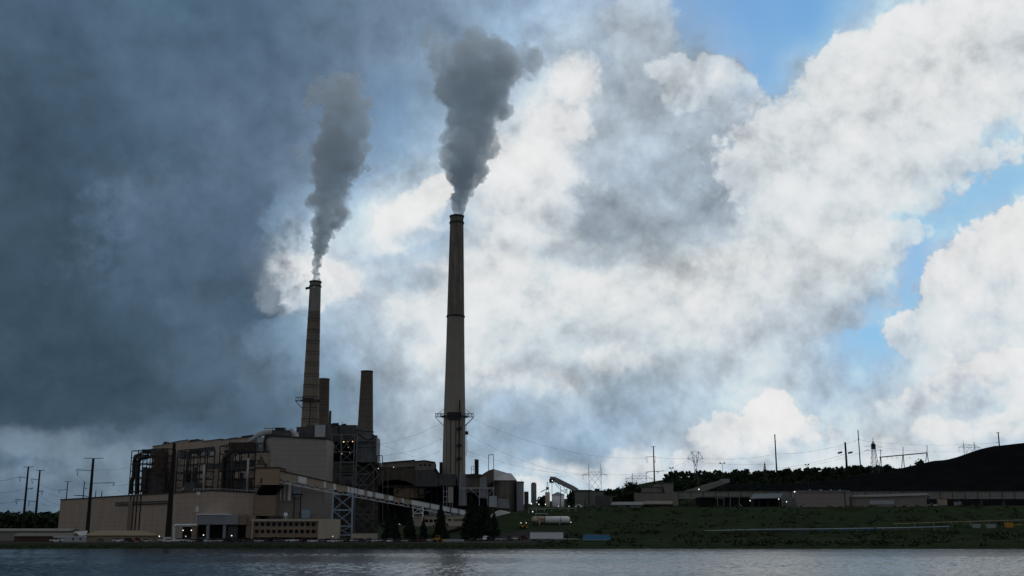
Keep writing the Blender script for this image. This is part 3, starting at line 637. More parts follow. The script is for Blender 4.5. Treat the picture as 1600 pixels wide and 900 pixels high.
for o in (0, 5.2):
    mb = MB()
    for k in range(40):
        a = 436 + k * 7.325; b = a + 7.325; A, B = gat(a), gat(b)
        p, q = P(a, A[1], A[2] + .2) + Vector((0, o, 0)), P(b, B[1], B[2] + .2) + Vector((0, o, 0)); up = Vector((0, 0, .9)); dn = Vector((0, 0, -1.1))
        mb.bar(p + dn, q + dn, .32); mb.bar(p + (up if k % 2 else dn), q + (dn if k % 2 else up), .2)
    mb.build('truss', WHITEP, t)
mb = MB()
for px in (672, 704, 717): A = gat(px); mb.bar(P(px, A[0], A[2] - .4), P(px, A[1], A[2] - .4), .5)
mb.build('wall_rib', DARK, t)
t = thing('trestle_tower', (X(535, 672), 672, 3.5), 'tall blue grey braced trestle tower holding up the conveyor gallery beside the office block', 'trestle')
zt1 = 4; cs = []
for px in (519.5, 550.5):
    for o in (0, 6.5):
        tp = P(px, 764 if px < 530 else 770, 673 + o); x = X(px, 673 + o, 800); MB().bar((x, 673 + o, 3.5), (x, 673 + o, tp.z), 1.0).build('leg', STEELB, t); cs.append((x, 673 + o, tp.z))
mb = MB()
for o in (0, 2 - 1):
    A, B = (cs[0], cs[2]) if o == 0 else (cs[1], cs[3])
    hs = [Z(y, 673) for y in (836, 822, 797, 772.5)]
    for k, h in enumerate(hs):
        mb.bar((A[0], A[1], h), (B[0], B[1], h), .8 if o == 0 else .5)
        if k: xbrace(mb, (A[0], A[1], hs[k - 1]), (B[0], B[1], hs[k - 1]), (A[0], A[1], h), (B[0], B[1], h), .36)
mb.build('bracing', STEELB, t)
t = thing('trestle_bent', (X(653, 688), 688, 5), 'short white braced bent under the low end of the conveyor gallery', 'trestle')
for px in (645.5, 661): MB().bar(P(px, 790, 687), (X(px, 687, 800), 687, 6), .8).build('leg', WHITEP, t)
mb = MB(); p, q = P(645.5, 802, 687), P(661, 802, 687); r_, s_ = P(645.5, 791, 687), P(661, 791, 687)
mb.bar(p, q, .6); mb.bar(r_, s_, .6); xbrace(mb, p, q, r_, s_, .35); mb.build('bracing', WHITEP, t)

# ---- office block, annex, sheds by the lot ------------------------------------------
t = thing('office_block', (X(460, 646), 646, 3.5), 'low office block with two rows of dark square windows and a blank pale end', 'office')
mb = MB(); mb.pbox(394, 497.5, 812, 841, 646.6, 14); mb.build('wall', BRICKD, t)
mb = MB(); mb.pbox(496.8, 525, 811, 842, 645, 16); mb.build('blank_end', CONC, t)
mb = MB(); mb.pbox(393.2, 497, 811, 814.5, 645.4, 15); mb.pbox(393.2, 395, 814.4, 842, 645.4, 3); mb.build('frame_surround', CONC, t)
for row in (0, 1):
    for k in range(11):
        px = 398.5 + k * 8.85; yt = (816.3, 827.4)[row]; w = MB()
        w.pbox(px, px + 5.6, yt, yt + 5.6, 646.3, .4); f = w.build('window', mat('window_frame', (.10, .085, .07), .6), t)
        MB().pbox(px + .5, px + 5.1, yt + .5, yt + 5.0, 646.2, .1).build('pane', GLASS, f)
mb = MB(); mb.pbox(395, 496, 839.5, 843, 645.8, .6); mb.build('plinth', BLACK, t)
mb = MB(); mb.bar(P(446.5, 811, 650), P(446.5, 806, 650), .3); mb.lathe([(0.1, Z(807.5, 650)), (1.0, Z(806.5, 650)), (1.2, Z(804, 650)), (.8, Z(801.5, 650)), (.1, Z(801, 650))], X(446.5, 650), 650, 12); mb.build('dome', WHITE, t)
mb = MB(); mb.pbox(418, 440, 806, 810.8, 652, 4); mb.build('roof_plant', DARK, t)
t = thing('loading_annex', (X(350, 648), 648, 3.5), 'grey box annex on pillars with deep dark bays and a white roof edge', 'annex')
mb = MB(); mb.pbox(308, 372, 804.5, 819.5, 648, 13); mb.build('upper_storey', GREY, t)
mb = MB(); mb.pbox(371.5, 385, 804.5, 820, 649.5, 6); mb.pbox(384.5, 396, 806, 840, 651, 5); mb.build('wall', BRICKD, t)
mb = MB(); mb.pbox(307, 353, 802.4, 804.3, 647.6, 13); mb.build('roof_edge', WHITE, t)
for px in (322, 348): MB().pbox(px, px + 4.5, 819, 843, 648.4, 2.2).build('pillar', GREY, t)
mb = MB(); mb.pbox(309, 386, 820, 843, 653.5, 1.2); mb.build('dark_bay', BLACK, t)
mb = MB(); mb.pbox(356, 371, 820, 843, 650.5, 1.5); mb.build('door_panel', GREYD, t)
t = thing('pipe_portal', (X(290, 645), 645, 3.5), 'pale pipe portal standing in front of the brick hall beside the grey annex', 'portal')
mb = MB(); mb.tube([P(271.5, 843, 645), P(272, 822, 645), P(273, 820.5, 645), P(307, 820.3, 645)], .55, 8); mb.build('pipe_arch', WHITEP, t)
MB().bar(P(275, 843, 645.5), P(275.3, 821, 645.5), .3).build('post', STEEL, t); MB().bar(P(280, 843, 645.5), P(280.2, 821, 645.5), .3).build('post', STEEL, t)
mb = MB(); mb.pbox(285, 298, 823, 843, 647, 4); mb.build('dark_door', BLACK, t)
for px, yt in ((297.8, 803), (299, 800)): MB().bar(P(px, 820, 646), P(px, yt, 646), .25).build('stand_pipe', STEEL, t)
mb = MB(); mb.pbox(299, 306, 822, 843, 646, 4); mb.build('wall', BRICKD, t)
def gable_shed(name, a, b, ye, yr, yb, Y, dep, wallm, roofm, label, cat, hip=False):
    t = thing(name, (X((a + b) / 2, Y), Y, G(X((a + b) / 2, Y), Y)), label, cat)
    mb = MB(); mb.pbox(a, b, ye, yb + 3, Y, dep); mb.build('wall', wallm, t)
    x0, x1 = X(a, Y, ye) - .5, X(b, Y, ye) + .5; ze, zr = Z(ye, Y), Z(yr, Y) ; xr0, xr1 = (x0 + 3, x1 - 8) if hip else (x0, x1)
    mb = MB(); mb.add([(x0, Y - .8, ze), (x1, Y - .8, ze), (xr1, Y + dep / 2, zr), (xr0, Y + dep / 2, zr), (x0, Y + dep + .8, ze), (x1, Y + dep + .8, ze), (x0, Y - .8, ze - .35), (x1, Y - .8, ze - .35), (x0, Y + dep + .8, ze - .35), (x1, Y + dep + .8, ze - .35)],
        [(0, 1, 2, 3), (3, 2, 5, 4), (1, 5, 2), (0, 3, 4), (6, 7, 1, 0), (8, 4, 5, 9), (6, 0, 4, 8), (7, 9, 5, 1), (6, 8, 9, 7)])
    mb.build('roof', roofm, t); return t
gable_shed('storage_shed', 134, 238, 836.5, 828.8, 848, 632, 14, mat('shed_tan', (.33, .27, .20), .8, var=.12, streak=.1), mat('shed_roof_cream', (.25, .215, .16), 1.0, spec=.04, var=.08), 'tan storage shed with a long cream hipped roof, left of the thick dark pole', 'shed', hip=True)
t = thing('small_shed', (X(122, 630), 630, 3.6), 'small grey shed with a bluish gable roof between the trailer and the tan shed', 'shed')
mb = MB(); mb.pbox(111, 132, 838, 848, 634, 8); mb.build('wall', GREYL, t)
mb = MB(); x0, x1 = X(110, 633), X(138, 633); mb.add([(x0, 633, Z(838.5, 633)), (x1, 633, Z(836, 633)), (x1 - 2, 640, Z(829, 640)), (x0 + 1, 640, Z(830.5, 640)), (x0, 633, Z(839.2, 633)), (x1, 633, Z(836.8, 633))], [(0, 1, 2, 3), (4, 5, 1, 0)]); mb.build('roof', GREYL, t)
gable_shed('long_warehouse', -30, 108, 829.5, 825.5, 842, 655, 16, mat('warehouse_grey', (.27, .26, .24), .8, var=.1, streak=.1, bands=2.0), mat('warehouse_roof', (.22, .22, .21), 1.0, spec=.04, var=.06), 'long low grey warehouse below the two close power poles', 'warehouse')
gable_shed('dark_shed', 22, 112, 837.5, 832.5, 852, 621, 10, RUST, mat('dark_roof', (.11, .10, .09), .7), 'dark brown shed in front of the grey warehouse', 'shed')
t = thing('site_trailer', (X(108, 618), 618, 3.6), 'pale blue grey site trailer with small dark windows beside the dark brown shed', 'site trailer')
mb = MB(); mb.pbox(83, 131, 838.5, 848.2, 617, 3.4); mb.build('body', GREYL, t)
mb = MB(); mb.pbox(82.5, 131.5, 837.5, 838.4, 616.7, 4); mb.build('roof', WHITEP, t)
for px in (92, 113, 124): MB().pbox(px, px + 2.6, 841, 844, 616.9, .2).build('window', GLASS, t)
mb = MB(); mb.pbox(85, 130, 848.3, 850, 617.4, 2.6); mb.build('skirt', BLACK, t)
t = thing('perimeter_wall', (X(587, 642), 642, 3.6), 'low pale wall behind the parked cars at the foot of the steelwork', 'wall')
mb = MB(); mb.pbox(550, 590, 833.5, 842, 642, .6); mb.build('wall', CONC, t)
mb = MB(); mb.pbox(549.7, 590.3, 832.9, 833.5, 641.8, 1); mb.build('coping', GREY, t)

# ---- third unit: open steel with soot-stained cladding -------------------------------
t = thing('unit_steelwork', (X(550, 715), 715, 3.5), 'dark open boiler steelwork with sodium lamps inside, between the blank block and the ducts', 'boiler steelwork')
mb = MB(); mb.pbox(511, 556, 664, 690, 735, 26); mb.build('upper_casing', GREYD, t)
z_ = lambda y: Z(y, 726)
mb = MB(); mb.slab([P(556, 690, 722), P(587, 690, 722), P(586.5, 681, 722), P(583, 678, 722), P(559, 664.5, 722), P(556, 664.5, 722)], 26); mb.build('sloped_hood', mat('hood_grey', (.15, .16, .175), .65, var=.4, scale=.22, streak=.3), t)
mb = MB(); mb.pbox(556, 587, 690, 722, 724, 24); mb.build('cladding', mat('soot_cladding', (.16, .175, .195), .65, var=.55, scale=.2, streak=.35, dirt=((.03, .03, .032), .10, .56)), t)
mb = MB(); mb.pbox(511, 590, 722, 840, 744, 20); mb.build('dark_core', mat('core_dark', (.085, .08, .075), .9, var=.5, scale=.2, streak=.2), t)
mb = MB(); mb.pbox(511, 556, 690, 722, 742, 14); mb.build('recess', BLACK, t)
mb = MB(); mb.pbox(512, 531, 722, 758, 733, 8); mb.pbox(533, 556, 726, 738, 731, 8); mb.pbox(530, 556, 744, 757, 731, 8); mb.pbox(512, 523, 694, 708, 730, 8); mb.build('casing_panel', mat('casing_grey', (.13, .13, .13), .8, var=.35, scale=.2, streak=.25), t)
cols = [511.5, 517, 532, 552.5, 556.5]
for px in cols: MB().bar((X(px, 714, 730), 714, 3.5), (X(px, 714, 730), 714, Z(678 if px > 512 else 690, 714)), .75).build('column', STEELG, t)
mb = MB()
def lv(a, b, y, w=.6, Y=714): mb.bar(P(a, y, Y), P(b, y, Y), w)
for y in (679, 706, 722.5, 740.5): lv(511, 556, y)
lv(532, 552, 722.5, .9); lv(556, 576, 740.5); lv(556, 574, 758)
for a, b, y0, y1 in ((532, 552, 706, 680), (532, 552, 722, 706), (556.5, 578, 740, 725), (556.5, 572, 758, 741), (532, 556, 754, 741), (517, 532, 706, 690)):
    xbrace(mb, P(a, y0, 714), P(b, y0, 714), P(a, y1, 714), P(b, y1, 714), .38)
for a, y0, b, y1 in ((561, 762, 588, 731), (566, 770, 592, 742), (556, 790, 582, 812), (556, 800, 575, 816), (560, 785, 574, 772), (511, 755, 530, 742), (577, 722, 590, 738)):
    mb.bar(P(a, y0, 713.5), P(b, y1, 713.5), .45)
for y in (795, 804, 811): lv(556, 590, y, .3)
for px in (583.5, 598, 606): mb.bar(P(px, 735, 713), P(px, 820, 713), .28)
for k, (x0_, x1_, y0, y1) in enumerate(((557, 574, 830, 812), (574, 590, 830, 812), (557, 574, 812, 795), (512, 530, 800, 770), (512, 530, 830, 800), (574, 590, 812, 790), (530, 556, 830, 800))): xbrace(mb, P(x0_, y0, 716), P(x1_, y0, 716), P(x0_, y1, 716), P(x1_, y1, 716), .28)
mb.build('bracing', STEELG, t)
mb = MB()
for px in (584, 587.5): mb.bar(P(px, 681, 716), P(px, 728, 716), .6)
mb.bar(P(556, 700, 720), P(588, 699, 720), .5); mb.bar(P(580, 681, 716), P(590, 681.5, 716), .9)
mb.tube([P(560, 678, 718), P(568, 684, 717), P(575, 688, 717), P(585, 683, 717)], .6, 6); mb.tube([P(556, 672, 720), P(584, 675, 720)], .4, 6)
mb.build('pipework', DARK, t)
mb = MB(); mb.tube([P(513, 668, 720), P(520, 663, 720), P(528, 662.5, 720), P(530, 668, 720), P(530, 680, 720)], .9, 8); mb.bar(P(534, 664, 722), P(541, 663, 722), 1.0); mb.bar(P(535, 664, 722), P(535, 659, 722), .3)
mb.build('pipework', DARK, t)
mb = MB(); mb.slab([P(531, 678, 721), P(556, 667, 721), P(556, 679, 721)], 2); mb.build('side_hood', GREYD, t)
mb = MB(); p = [P(589, 712, 722), P(597.5, 712, 722), P(597.5, 724, 722), P(589, 724, 722)]
for a, b in zip(p, p[1:] + p[:1]): mb.bar(a, b, .5)
mb.bar(P(593, 712, 722), P(595, 724, 722), .25); mb.build('gantry_frame', DARK, t)
MB().tube([(X(515.5, 725, 660), 725, Z(668, 725)), (X(515.5, 725, 660), 725, Z(642, 725))], .75, 8).build('vent_pipe', DARK, t)

# ---- duct house between the third unit and the tall stack ------------------------------
t = thing('duct_house', (X(635, 745), 745, 4), 'dark sooty duct house with a beige penthouse on top, left of the tall stack', 'duct house')
mb = MB(); mb.slab([P(597, 731, 744), P(597, 723.5, 744), P(648, 719.3, 744), P(648, 729, 744)], 14); mb.build('penthouse', mat('penthouse_beige', (.26, .235, .20), .8, var=.25, scale=.3, streak=.3), t)
mb = MB(); mb.slab([P(648, 737, 743), P(648, 721, 743), P(662, 720, 743), P(679.5, 722.5, 743), P(679.5, 732, 743), P(676, 736, 743)], 14); mb.build('penthouse_end', mat('penthouse_grey', (.21, .195, .175), .8, var=.3, scale=.3, streak=.3), t)
mb = MB(); mb.bar(P(597, 723.3, 743), P(648.5, 719, 743), .7); mb.bar(P(648, 720.8, 742.5), P(662, 719.6, 742.5), .6); mb.bar(P(662, 719.6, 742.5), P(680, 722.2, 742.5), .6); mb.build('coping', BLACK, t)
for px in (655, 662, 669.5): MB().pbox(px, px + 3.8, 725.5, 728, 742.8, .2).build('window', BLACK, t)
mb = MB(); mb.slab([P(588, 740, 742), P(588, 729, 742), P(648, 731, 742), P(648, 758, 742), P(632, 751, 742), P(616, 749, 742), P(600, 752, 742), P(590, 760, 742)], 16); mb.build('duct_casing', mat('casing_soot', (.10, .088, .075), .85, var=.45, scale=.22, streak=.4), t)
mb = MB(); mb.slab([P(648, 760, 741), P(648, 735, 741), P(677, 733.5, 741), P(684, 742, 741), P(686, 752, 741), P(684, 760, 741)], 16); mb.build('duct_elbow', GREYD, t)
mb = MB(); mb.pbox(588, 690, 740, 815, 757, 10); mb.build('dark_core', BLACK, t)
mb = MB(); mb.pbox(615, 662, 762, 778, 746, 8); mb.build('lower_wall', mat('stained_beige', (.22, .17, .125), .85, var=.5, scale=.25, streak=.5, dirt=((.03, .028, .026), .15, .55)), t)
mb = MB(); mb.pbox(597, 690, 758.3, 762, 745, 10); mb.build('floor_band', DARK, t)
mb = MB()
for px in (648, 654, 665, 674, 683): mb.bar(P(px, 762, 744.5), P(px, 792, 744.5), .4)
mb.tube([P(652, 766, 743), P(658, 774, 743), P(671, 768, 743)], .8, 6); mb.build('pipework', DARK, t)
mb = MB(); mb.slab([P(676, 733, 745), P(679, 724, 745), P(681, 731, 745), P(686, 739, 745), P(687, 748, 745)], 5); mb.build('chute', BLACK, t)

# ---- buildings round the foot of the tall stack ------------------------------------------
t = thing('scrubber_building', (X(735, 740), 740, 6), 'grey and rusty block of boxes wrapped round the foot of the tall stack', 'scrubber building')
mb = MB(); mb.pbox(686, 712, 740.5, 759, 741, 10); mb.build('casing', GREYD, t)
mb = MB(); mb.pbox(717, 729.5, 740.5, 790, 741.5, 10); mb.build('grey_wall', GREY, t)
mb = MB(); mb.pbox(686.5, 692, 722, 742, 765, 4); mb.build('side_duct', DARK, t)
mb = MB(); mb.pbox(729.5, 750, 744, 770, 739, 12); mb.build('rusty_wall', mat('rust_wall', (.14, .12, .105), .85, var=.4, scale=.2, streak=.35), t)
mb = MB(); mb.pbox(749.5, 760.5, 745, 778, 738.5, 12); mb.build('blue_panel', GREY, t)
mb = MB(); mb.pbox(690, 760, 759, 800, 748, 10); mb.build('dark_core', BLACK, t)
mb = MB(); mb.slab([P(728, 744.5, 738), P(729, 741, 738), P(741, 740, 738), P(752, 741, 738), P(752, 746, 738)], 10); mb.build('roof', DARK, t)
for px in (743.2, 746.3): MB().tube([P(px, 742, 742), P(px, 717.5 if px < 745 else 718, 742)], .75, 10).build('vent_pipe', DARK, t)
mb = MB(); p = [P(736.5, 742, 741), P(736.5, 728.5, 741), P(740, 728.5, 741), P(740, 742, 741)]
for a, b in zip(p, p[1:]): mb.bar(a, b, .35)
mb.bar(P(736.5, 734, 741), P(740, 734, 741), .3); mb.build('ladder_cage', STEEL, t)
mb = MB()
for y in (762, 763.5): mb.bar(P(720, y, 737.5), P(773, y, 737.5), .35)
for px in (725, 735, 749, 762, 771): mb.bar(P(px, 762, 737.5), P(px, 790, 737.5), .4)
mb.bar(P(735, 763, 737.5), P(749, 778, 737.5), .3); mb.bar(P(771, 763, 737.5), P(758, 780, 737.5), .3)
for px in (693, 698, 703, 707): mb.bar(P(px, 760, 738), P(px, 792, 738), .35)
for y in (768, 776, 784): mb.bar(P(692, y, 738), P(708, y, 738), .3)
mb.build('pipe_rack', STEEL, t)
mb = MB(); mb.pbox(700, 708, 761, 785, 742, 4); mb.build('clean_panel', CONC, t)
mb = MB(); mb.pbox(764, 776, 775, 792, 736, 6); mb.build('white_box', GREYL, t)
t = thing('storage_dome', (X(782, 752), 752, 14), 'big rust brown storage silo with a ribbed pale cone roof, right of the tall stack', 'silo')
xc = X(785, 755, 760); rr = X(807, 755, 760) - xc
mb = MB(); mb.lathe([(rr, 10), (rr, Z(749.5, 755 - rr))], xc, 755, 20, a0=.16); mb.build('wall', mat('silo_wall', (.16, .145, .13), .85, var=.35, scale=.15, streak=.5), t)
mb = MB()
mb.add([P(772, 733, 748), P(792, 739, 752), P(799, 739.5, 753), P(807.5, 750.3, 748), P(768, 750.3, 742), P(762, 741, 752)], [(0, 1, 2, 3, 4), (0, 4, 5)])
q = [p + Vector((0, 14, 0)) for p in mb.v]; mb.add(q, [(4, 3, 2, 1, 0), (5, 4, 0)]); mb.f += [(1, 2, 8, 7), (2, 3, 9, 8), (0, 1, 7, 6)]
mb.build('roof', mat('silo_roof_pale', (.62, .64, .65), .8, var=.1, spec=.1), t)
mb = MB(); mb.pbox(755, 812, 752, 806, 772, 3); mb.build('dark_backing', GREYD, t)  # added dark box, blocks the sky showing between scrubber and silo
mb = MB(); mb.slab([P(752, 742, 741), P(763, 735, 741), P(771.6, 732.5, 741), P(771.6, 750, 741), P(762, 758, 741), P(752, 758, 741)], 5); mb.build('gable_house', mat('gable_brown', (.17, .145, .12), .85, var=.2, streak=.2), t)
mb = MB()
for k in range(9): a = 774 + k * 4; mb.bar(P(773 + k * 2.6, 733.3 + k * .72, 741), P(771 + k * 4.4, 750, 741), .16)
mb.build('roof_rib', STEEL, t)
mb = MB(); p = [P(763.3, 750, 738), P(763.3, 711, 738), P(771.3, 710.2, 738), P(771.3, 790, 738)]
for a, b in zip(p, p[1:]): mb.bar(a, b, .4)
mb.build('hoist_frame', STEELG, t)
mb = MB(); mb.slab([P(775, 786, 739), P(779, 778, 739), P(786, 780, 739), P(794, 779, 739), P(797, 794, 739), P(775, 794, 739)], 4); mb.build('bin_box', GREY, t)
t = thing('grey_tower', (X(812, 745), 745, 16), 'tall plain blue grey box tower standing next to the rust brown silo', 'tower')
mb = MB(); mb.pbox(807.5, 818.5, 753, 805, 745, 11); mb.build('wall', GREY, t)
mb = MB(); mb.pbox(807, 819, 752.2, 753.4, 744.6, 12); mb.bar(P(814.5, 752, 748), P(814.5, 749, 748), .3); mb.build('roof', DARK, t)
mb = MB(); mb.pbox(819, 826, 768, 803, 752, 6); mb.build('side_annex', GREYD, t)
t = thing('gravel_heap', (X(780, 727), 727, 18), 'low heap of pale grey aggregate on the grass below the silo', 'heap')
hv = []; hf = []
for i in range(13):
    for j in range(7):
        x = X(764, 727) + (X(799, 727) - X(764, 727)) * i / 12; y = 718 + 12 * j / 6; s = math.sin(math.pi * i / 12) ** .7 * math.sin(math.pi * j / 6)
        hv.append((x, y, G(x, y) - .2 + 4.2 * s * (1.2 - i / 16) + .3 * mnoise.noise(Vector((x, y, 0)))))
for i in range(12):
    for j in range(6): hf.append((i * 7 + j, (i + 1) * 7 + j, (i + 1) * 7 + j + 1, i * 7 + j + 1))
MB().add(hv, hf).build('heap_mound', mat('aggregate', (.36, .37, .37), .9, var=.2, scale=.6), t)
t = thing('workshop', (X(690, 692), 692, 8), 'low beige workshop with a strip of small windows, half hidden by the spruces', 'workshop')
mb = MB(); mb.pbox(646, 731, 806, 822, 692, 12); mb.build('wall', CONC, t)
mb = MB(); mb.pbox(645, 732, 804.3, 806, 691.4, 13); mb.build('roof', GREY, t)
for k in range(7): MB().pbox(709 + k * 2.9, 710.5 + k * 2.9, 810.5, 814.5, 691.8, .3).build('window', GLASS, t)
for k in range(3): MB().pbox(664 + k * 7, 669 + k * 7, 811.5, 816, 691.8, .3).build('window', GLASS, t)
mb = MB(); mb.pbox(670, 681, 790, 804, 697, 5); mb.build('upper_box', GREYL, t)
mb = MB(); mb.pbox(700, 705, 811, 813.5, 691.7, .3); mb.build('vent', BLACK, t)

# ---- chimneys ---------------------------------------------------------------------------
def conc_mat(name, col, top, zsplit, zsoft, bands, streak, dark_top=.45, low=None):
    if name in MATS: return MATS[name]
    m = mat(name, col, .85, var=.12, scale=.12, streak=streak, bands=bands, bandw=.10); t = m.node_tree; n = t.nodes; l = t.links
    b = n['Principled BSDF']; src = b.inputs['Base Color'].links[0].from_socket
    g = n.new('ShaderNodeTexCoord'); sp = n.new('ShaderNodeSeparateXYZ'); l.new(g.outputs['Object'], sp.inputs[0])
    mr = n.new('ShaderNodeMapRange'); l.new(sp.outputs[2], mr.inputs['Value']); mr.inputs['From Min'].default_value = zsplit - zsoft; mr.inputs['From Max'].default_value = zsplit + zsoft
    mr.inputs['To Min'].default_value = 1.0; mr.inputs['To Max'].default_value = dark_top; q = n.new('ShaderNodeVectorMath'); q.operation = 'SCALE'; l.new(src, q.inputs[0]); l.new(mr.outputs[0], q.inputs['Scale']); l.new(q.outputs[0], b.inputs['Base Color']); return m
def ring(mb, r, z, h, x, y): mb.lathe([(r, z), (r + .5, z), (r + .5, z + h), (r, z + h)], x, y, 40)
# tall stack
sx_, sy_ = -39.5, 760.0; rad = lambda w, Y: w / F * Y / 2 * 1.0
zt2 = Z(338, sy_)
t = thing('tall_chimney', (sx_, sy_, 5), 'tallest concrete chimney, dark upper half with sooty streaks, ringed platform low down, thick smoke', 'chimney')
prof = [(8.2, 5), (7.75, Z(700, sy_)), (7.35, Z(640, sy_)), (6.55, Z(560, sy_)), (6.05, Z(494, sy_)), (5.45, Z(420, sy_)), (4.75, zt2)]
pr2 = []
for (a, za), (b, zb) in zip(prof, prof[1:]): pr2 += [(a + (b - a) * k / 4, za + (zb - za) * k / 4) for k in range(4)]
pr2.append(prof[-1])
prl = [p for p in pr2 if p[1] <= Z(494, sy_) + .01]; pru = [p for p in pr2 if p[1] >= Z(494, sy_) - .01]
o = MB().lathe(prl, sx_, sy_, 48, cap=False).build('shaft', conc_mat('stack_lower', (.36, .325, .285), None, 128, 55, 0, .14, .62), t, smooth=True)
o = MB().lathe(pru + [(4.0, zt2), (3.9, zt2 - 8)], sx_, sy_, 48, cap=False).build('sooty_shaft', mat('stack_upper', (.20, .18, .16), .9, var=.25, scale=.15, streak=.75), t, smooth=True); lathe_smooth(o)
mb = MB(); ring(mb, 4.75, zt2 - .8, 1.0, sx_, sy_); ring(mb, 4.85, zt2 - 5.5, .9, sx_, sy_); mb.build('cap_ring', DARK, t)
mb = MB(); ring(mb, 6.0, Z(496, sy_), 1.1, sx_, sy_); mb.build('band_ring', DARK, t)
zp = Z(651, sy_)
mb = MB(); mb.lathe([(7.4, zp - .3), (9.6, zp - .3), (9.6, zp), (7.4, zp)], sx_, sy_, 32)
for s in (-1, 1):
    xe = sx_ + s * 13.2; mb.box(min(sx_ + s * 7, xe), max(sx_ + s * 7, xe), sy_ - 1.3, sy_ + 1.3, zp - .3, zp)
mb.build('platform', DARK, t)
mb = MB()
for s in (-1, 1):
    xe = sx_ + s * 13.2
    for yy in (-1.3, 1.3):
        mb.bar((xe, sy_ + yy, zp - .3), (sx_ + s * 7.6, sy_ + yy, zp - 6.2), .3)
        for k in range(4): mb.bar((sx_ + s * (8 + k * 1.7), sy_ + yy, zp), (sx_ + s * (8 + k * 1.7), sy_ + yy, zp + 2.2), .18)
        mb.bar((sx_ + s * 7.5, sy_ + yy, zp + 2.2), (xe, sy_ + yy, zp + 2.2), .2); mb.bar((sx_ + s * 7.5, sy_ + yy, zp + 1.1), (xe, sy_ + yy, zp + 1.1), .15)
    mb.bar((sx_ + s * 12.5, sy_, zp + 1), (sx_ + s * 7.4, sy_, zp + 5), .25)
for k in range(20):
    a = 2 * math.pi * k / 20; mb.bar((sx_ + 9.5 * math.cos(a), sy_ + 9.5 * math.sin(a), zp), (sx_ + 9.5 * math.cos(a), sy_ + 9.5 * math.sin(a), zp + 1.9), .15)
mb.build('railing', DARK, t)
mb = MB(); mb.box(sx_ - 4.5, sx_ + 5, sy_ - 9.0, sy_ - 7.2, zp - 2.6, zp + 2.2); mb.build('platform_cabin', DARK, t)
lx = X(717.5, 750, 700); ly = sy_ - 9.3
mb = MB(); mb.bar((lx, ly, 5), (lx, ly, Z(625, ly)), 1.0)
mb.build('ladder_shaft', DARK, t)
mb = MB()
for y in (671, 697, 718): mb.box(lx - 1.9, lx + 1.9, ly - 1.2, ly + 2, Z(y, ly), Z(y - 1.5, ly)); mb.box(lx - 1.3, lx + 1.3, ly - .9, ly + 1.5, Z(y, ly), Z(y - 4, ly))
mb.build('rest_platform', DARK, t)
mb = MB()
for px in (697.5, 703.5, 711.5, 722.5):
    mb.bar(P(px, 742, 751.8), P(px + .5, 654, 752.2), .28 if px != 703.5 else .4)
mb.build('wall_rail', DARK, t)
mb = MB(); mb.bar((sx_ + 8.3, sy_, Z(712, sy_)), (sx_ + 8.0, sy_, Z(662, sy_)), .3); mb.box(sx_ + 7.5, sx_ + 9.6, sy_ - 1, sy_ + 1, Z(679, sy_), Z(674, sy_)); mb.bar((sx_ + 9.3, sy_, Z(690, sy_)), (sx_ + 8, sy_, Z(690, sy_)), .2); mb.bar((sx_ + 9.3, sy_, Z(706, sy_)), (sx_ + 9.3, sy_, Z(690, sy_)), .2)
mb.build('sample_port', DARK, t)
# shorter smoking stack
s1x, s1y = -146.1, 800.0; zt1_ = Z(440, s1y)
t = thing('banded_chimney', (s1x, s1y, 5), 'shorter smoking chimney, horizontally banded brown concrete with a single side platform', 'chimney')
pf = [(7.4, 5), (6.15, Z(665, s1y)), (5.6, Z(600, s1y)), (4.45, Z(487, s1y)), (4.1, Z(440, s1y))]
pp = []
for (a, za), (b, zb) in zip(pf, pf[1:]): pp += [(a + (b - a) * k / 5, za + (zb - za) * k / 5) for k in range(5)]
pp.append(pf[-1]); zs = Z(487, s1y); CH1 = mat('stack_banded', (.30, .25, .19), .85, var=.16, scale=.15, streak=.22, bands=8.2, bandw=.07)
o = MB().lathe([p for p in pp if p[1] <= zs + .01], s1x, s1y, 40, cap=False).build('shaft', conc_mat('stack_banded2', (.235, .205, .17), None, 150, 40, 8.2, .22, .6), t, smooth=True)
o = MB().lathe([p for p in pp if p[1] >= zs - .01] + [(3.5, zt1_), (3.4, zt1_ - 6)], s1x, s1y, 40, cap=False).build('upper_shaft', mat('stack_pale_top', (.25, .24, .23), .85, var=.2, scale=.15, streak=.35), t, smooth=True); lathe_smooth(o)
z = 40.0
while z < zs:
    r0 = [a for a, zz in pp if zz >= z][0]; MB().lathe([(r0 + .05, z), (r0 + .28, z), (r0 + .28, z + .5), (r0 + .05, z + .5)], s1x, s1y, 40).build('hoop', mat('hoop_dark', (.10, .085, .07), .8), t); z += 8.2
mb = MB(); ring(mb, 4.1, zt1_ - .9, 1.0, s1x, s1y); ring(mb, 4.15, zt1_ - 4, .7, s1x, s1y); mb.build('cap_ring', DARK, t)
mb = MB(); mb.box(s1x - 6.3, s1x - 4, s1y - 1, s1y + 1, zt1_ - 5.6, zt1_ - 4.2); mb.lathe([(.1, zt1_ - 6.2), (.9, zt1_ - 5.8), (.9, zt1_ - 4.6), (.1, zt1_ - 4.2)], s1x - 6.4, s1y, 10); mb.build('beacon', DARK, t)
mb = MB(); mb.box(s1x - .9, s1x + .9, s1y - 4.8, s1y - 4.2, zt1_ - 6.2, zt1_ - 4.4); mb.build('beacon', GREYL, t)
zq = Z(626, s1y)
mb = MB(); mb.lathe([(5.6, zq - .3), (7.3, zq - .3), (7.3, zq), (5.6, zq)], s1x, s1y, 28); mb.box(s1x - 11, s1x - 5, s1y - 1.6, s1y + 1.6, zq - .3, zq); mb.build('platform', DARK, t)
mb = MB()
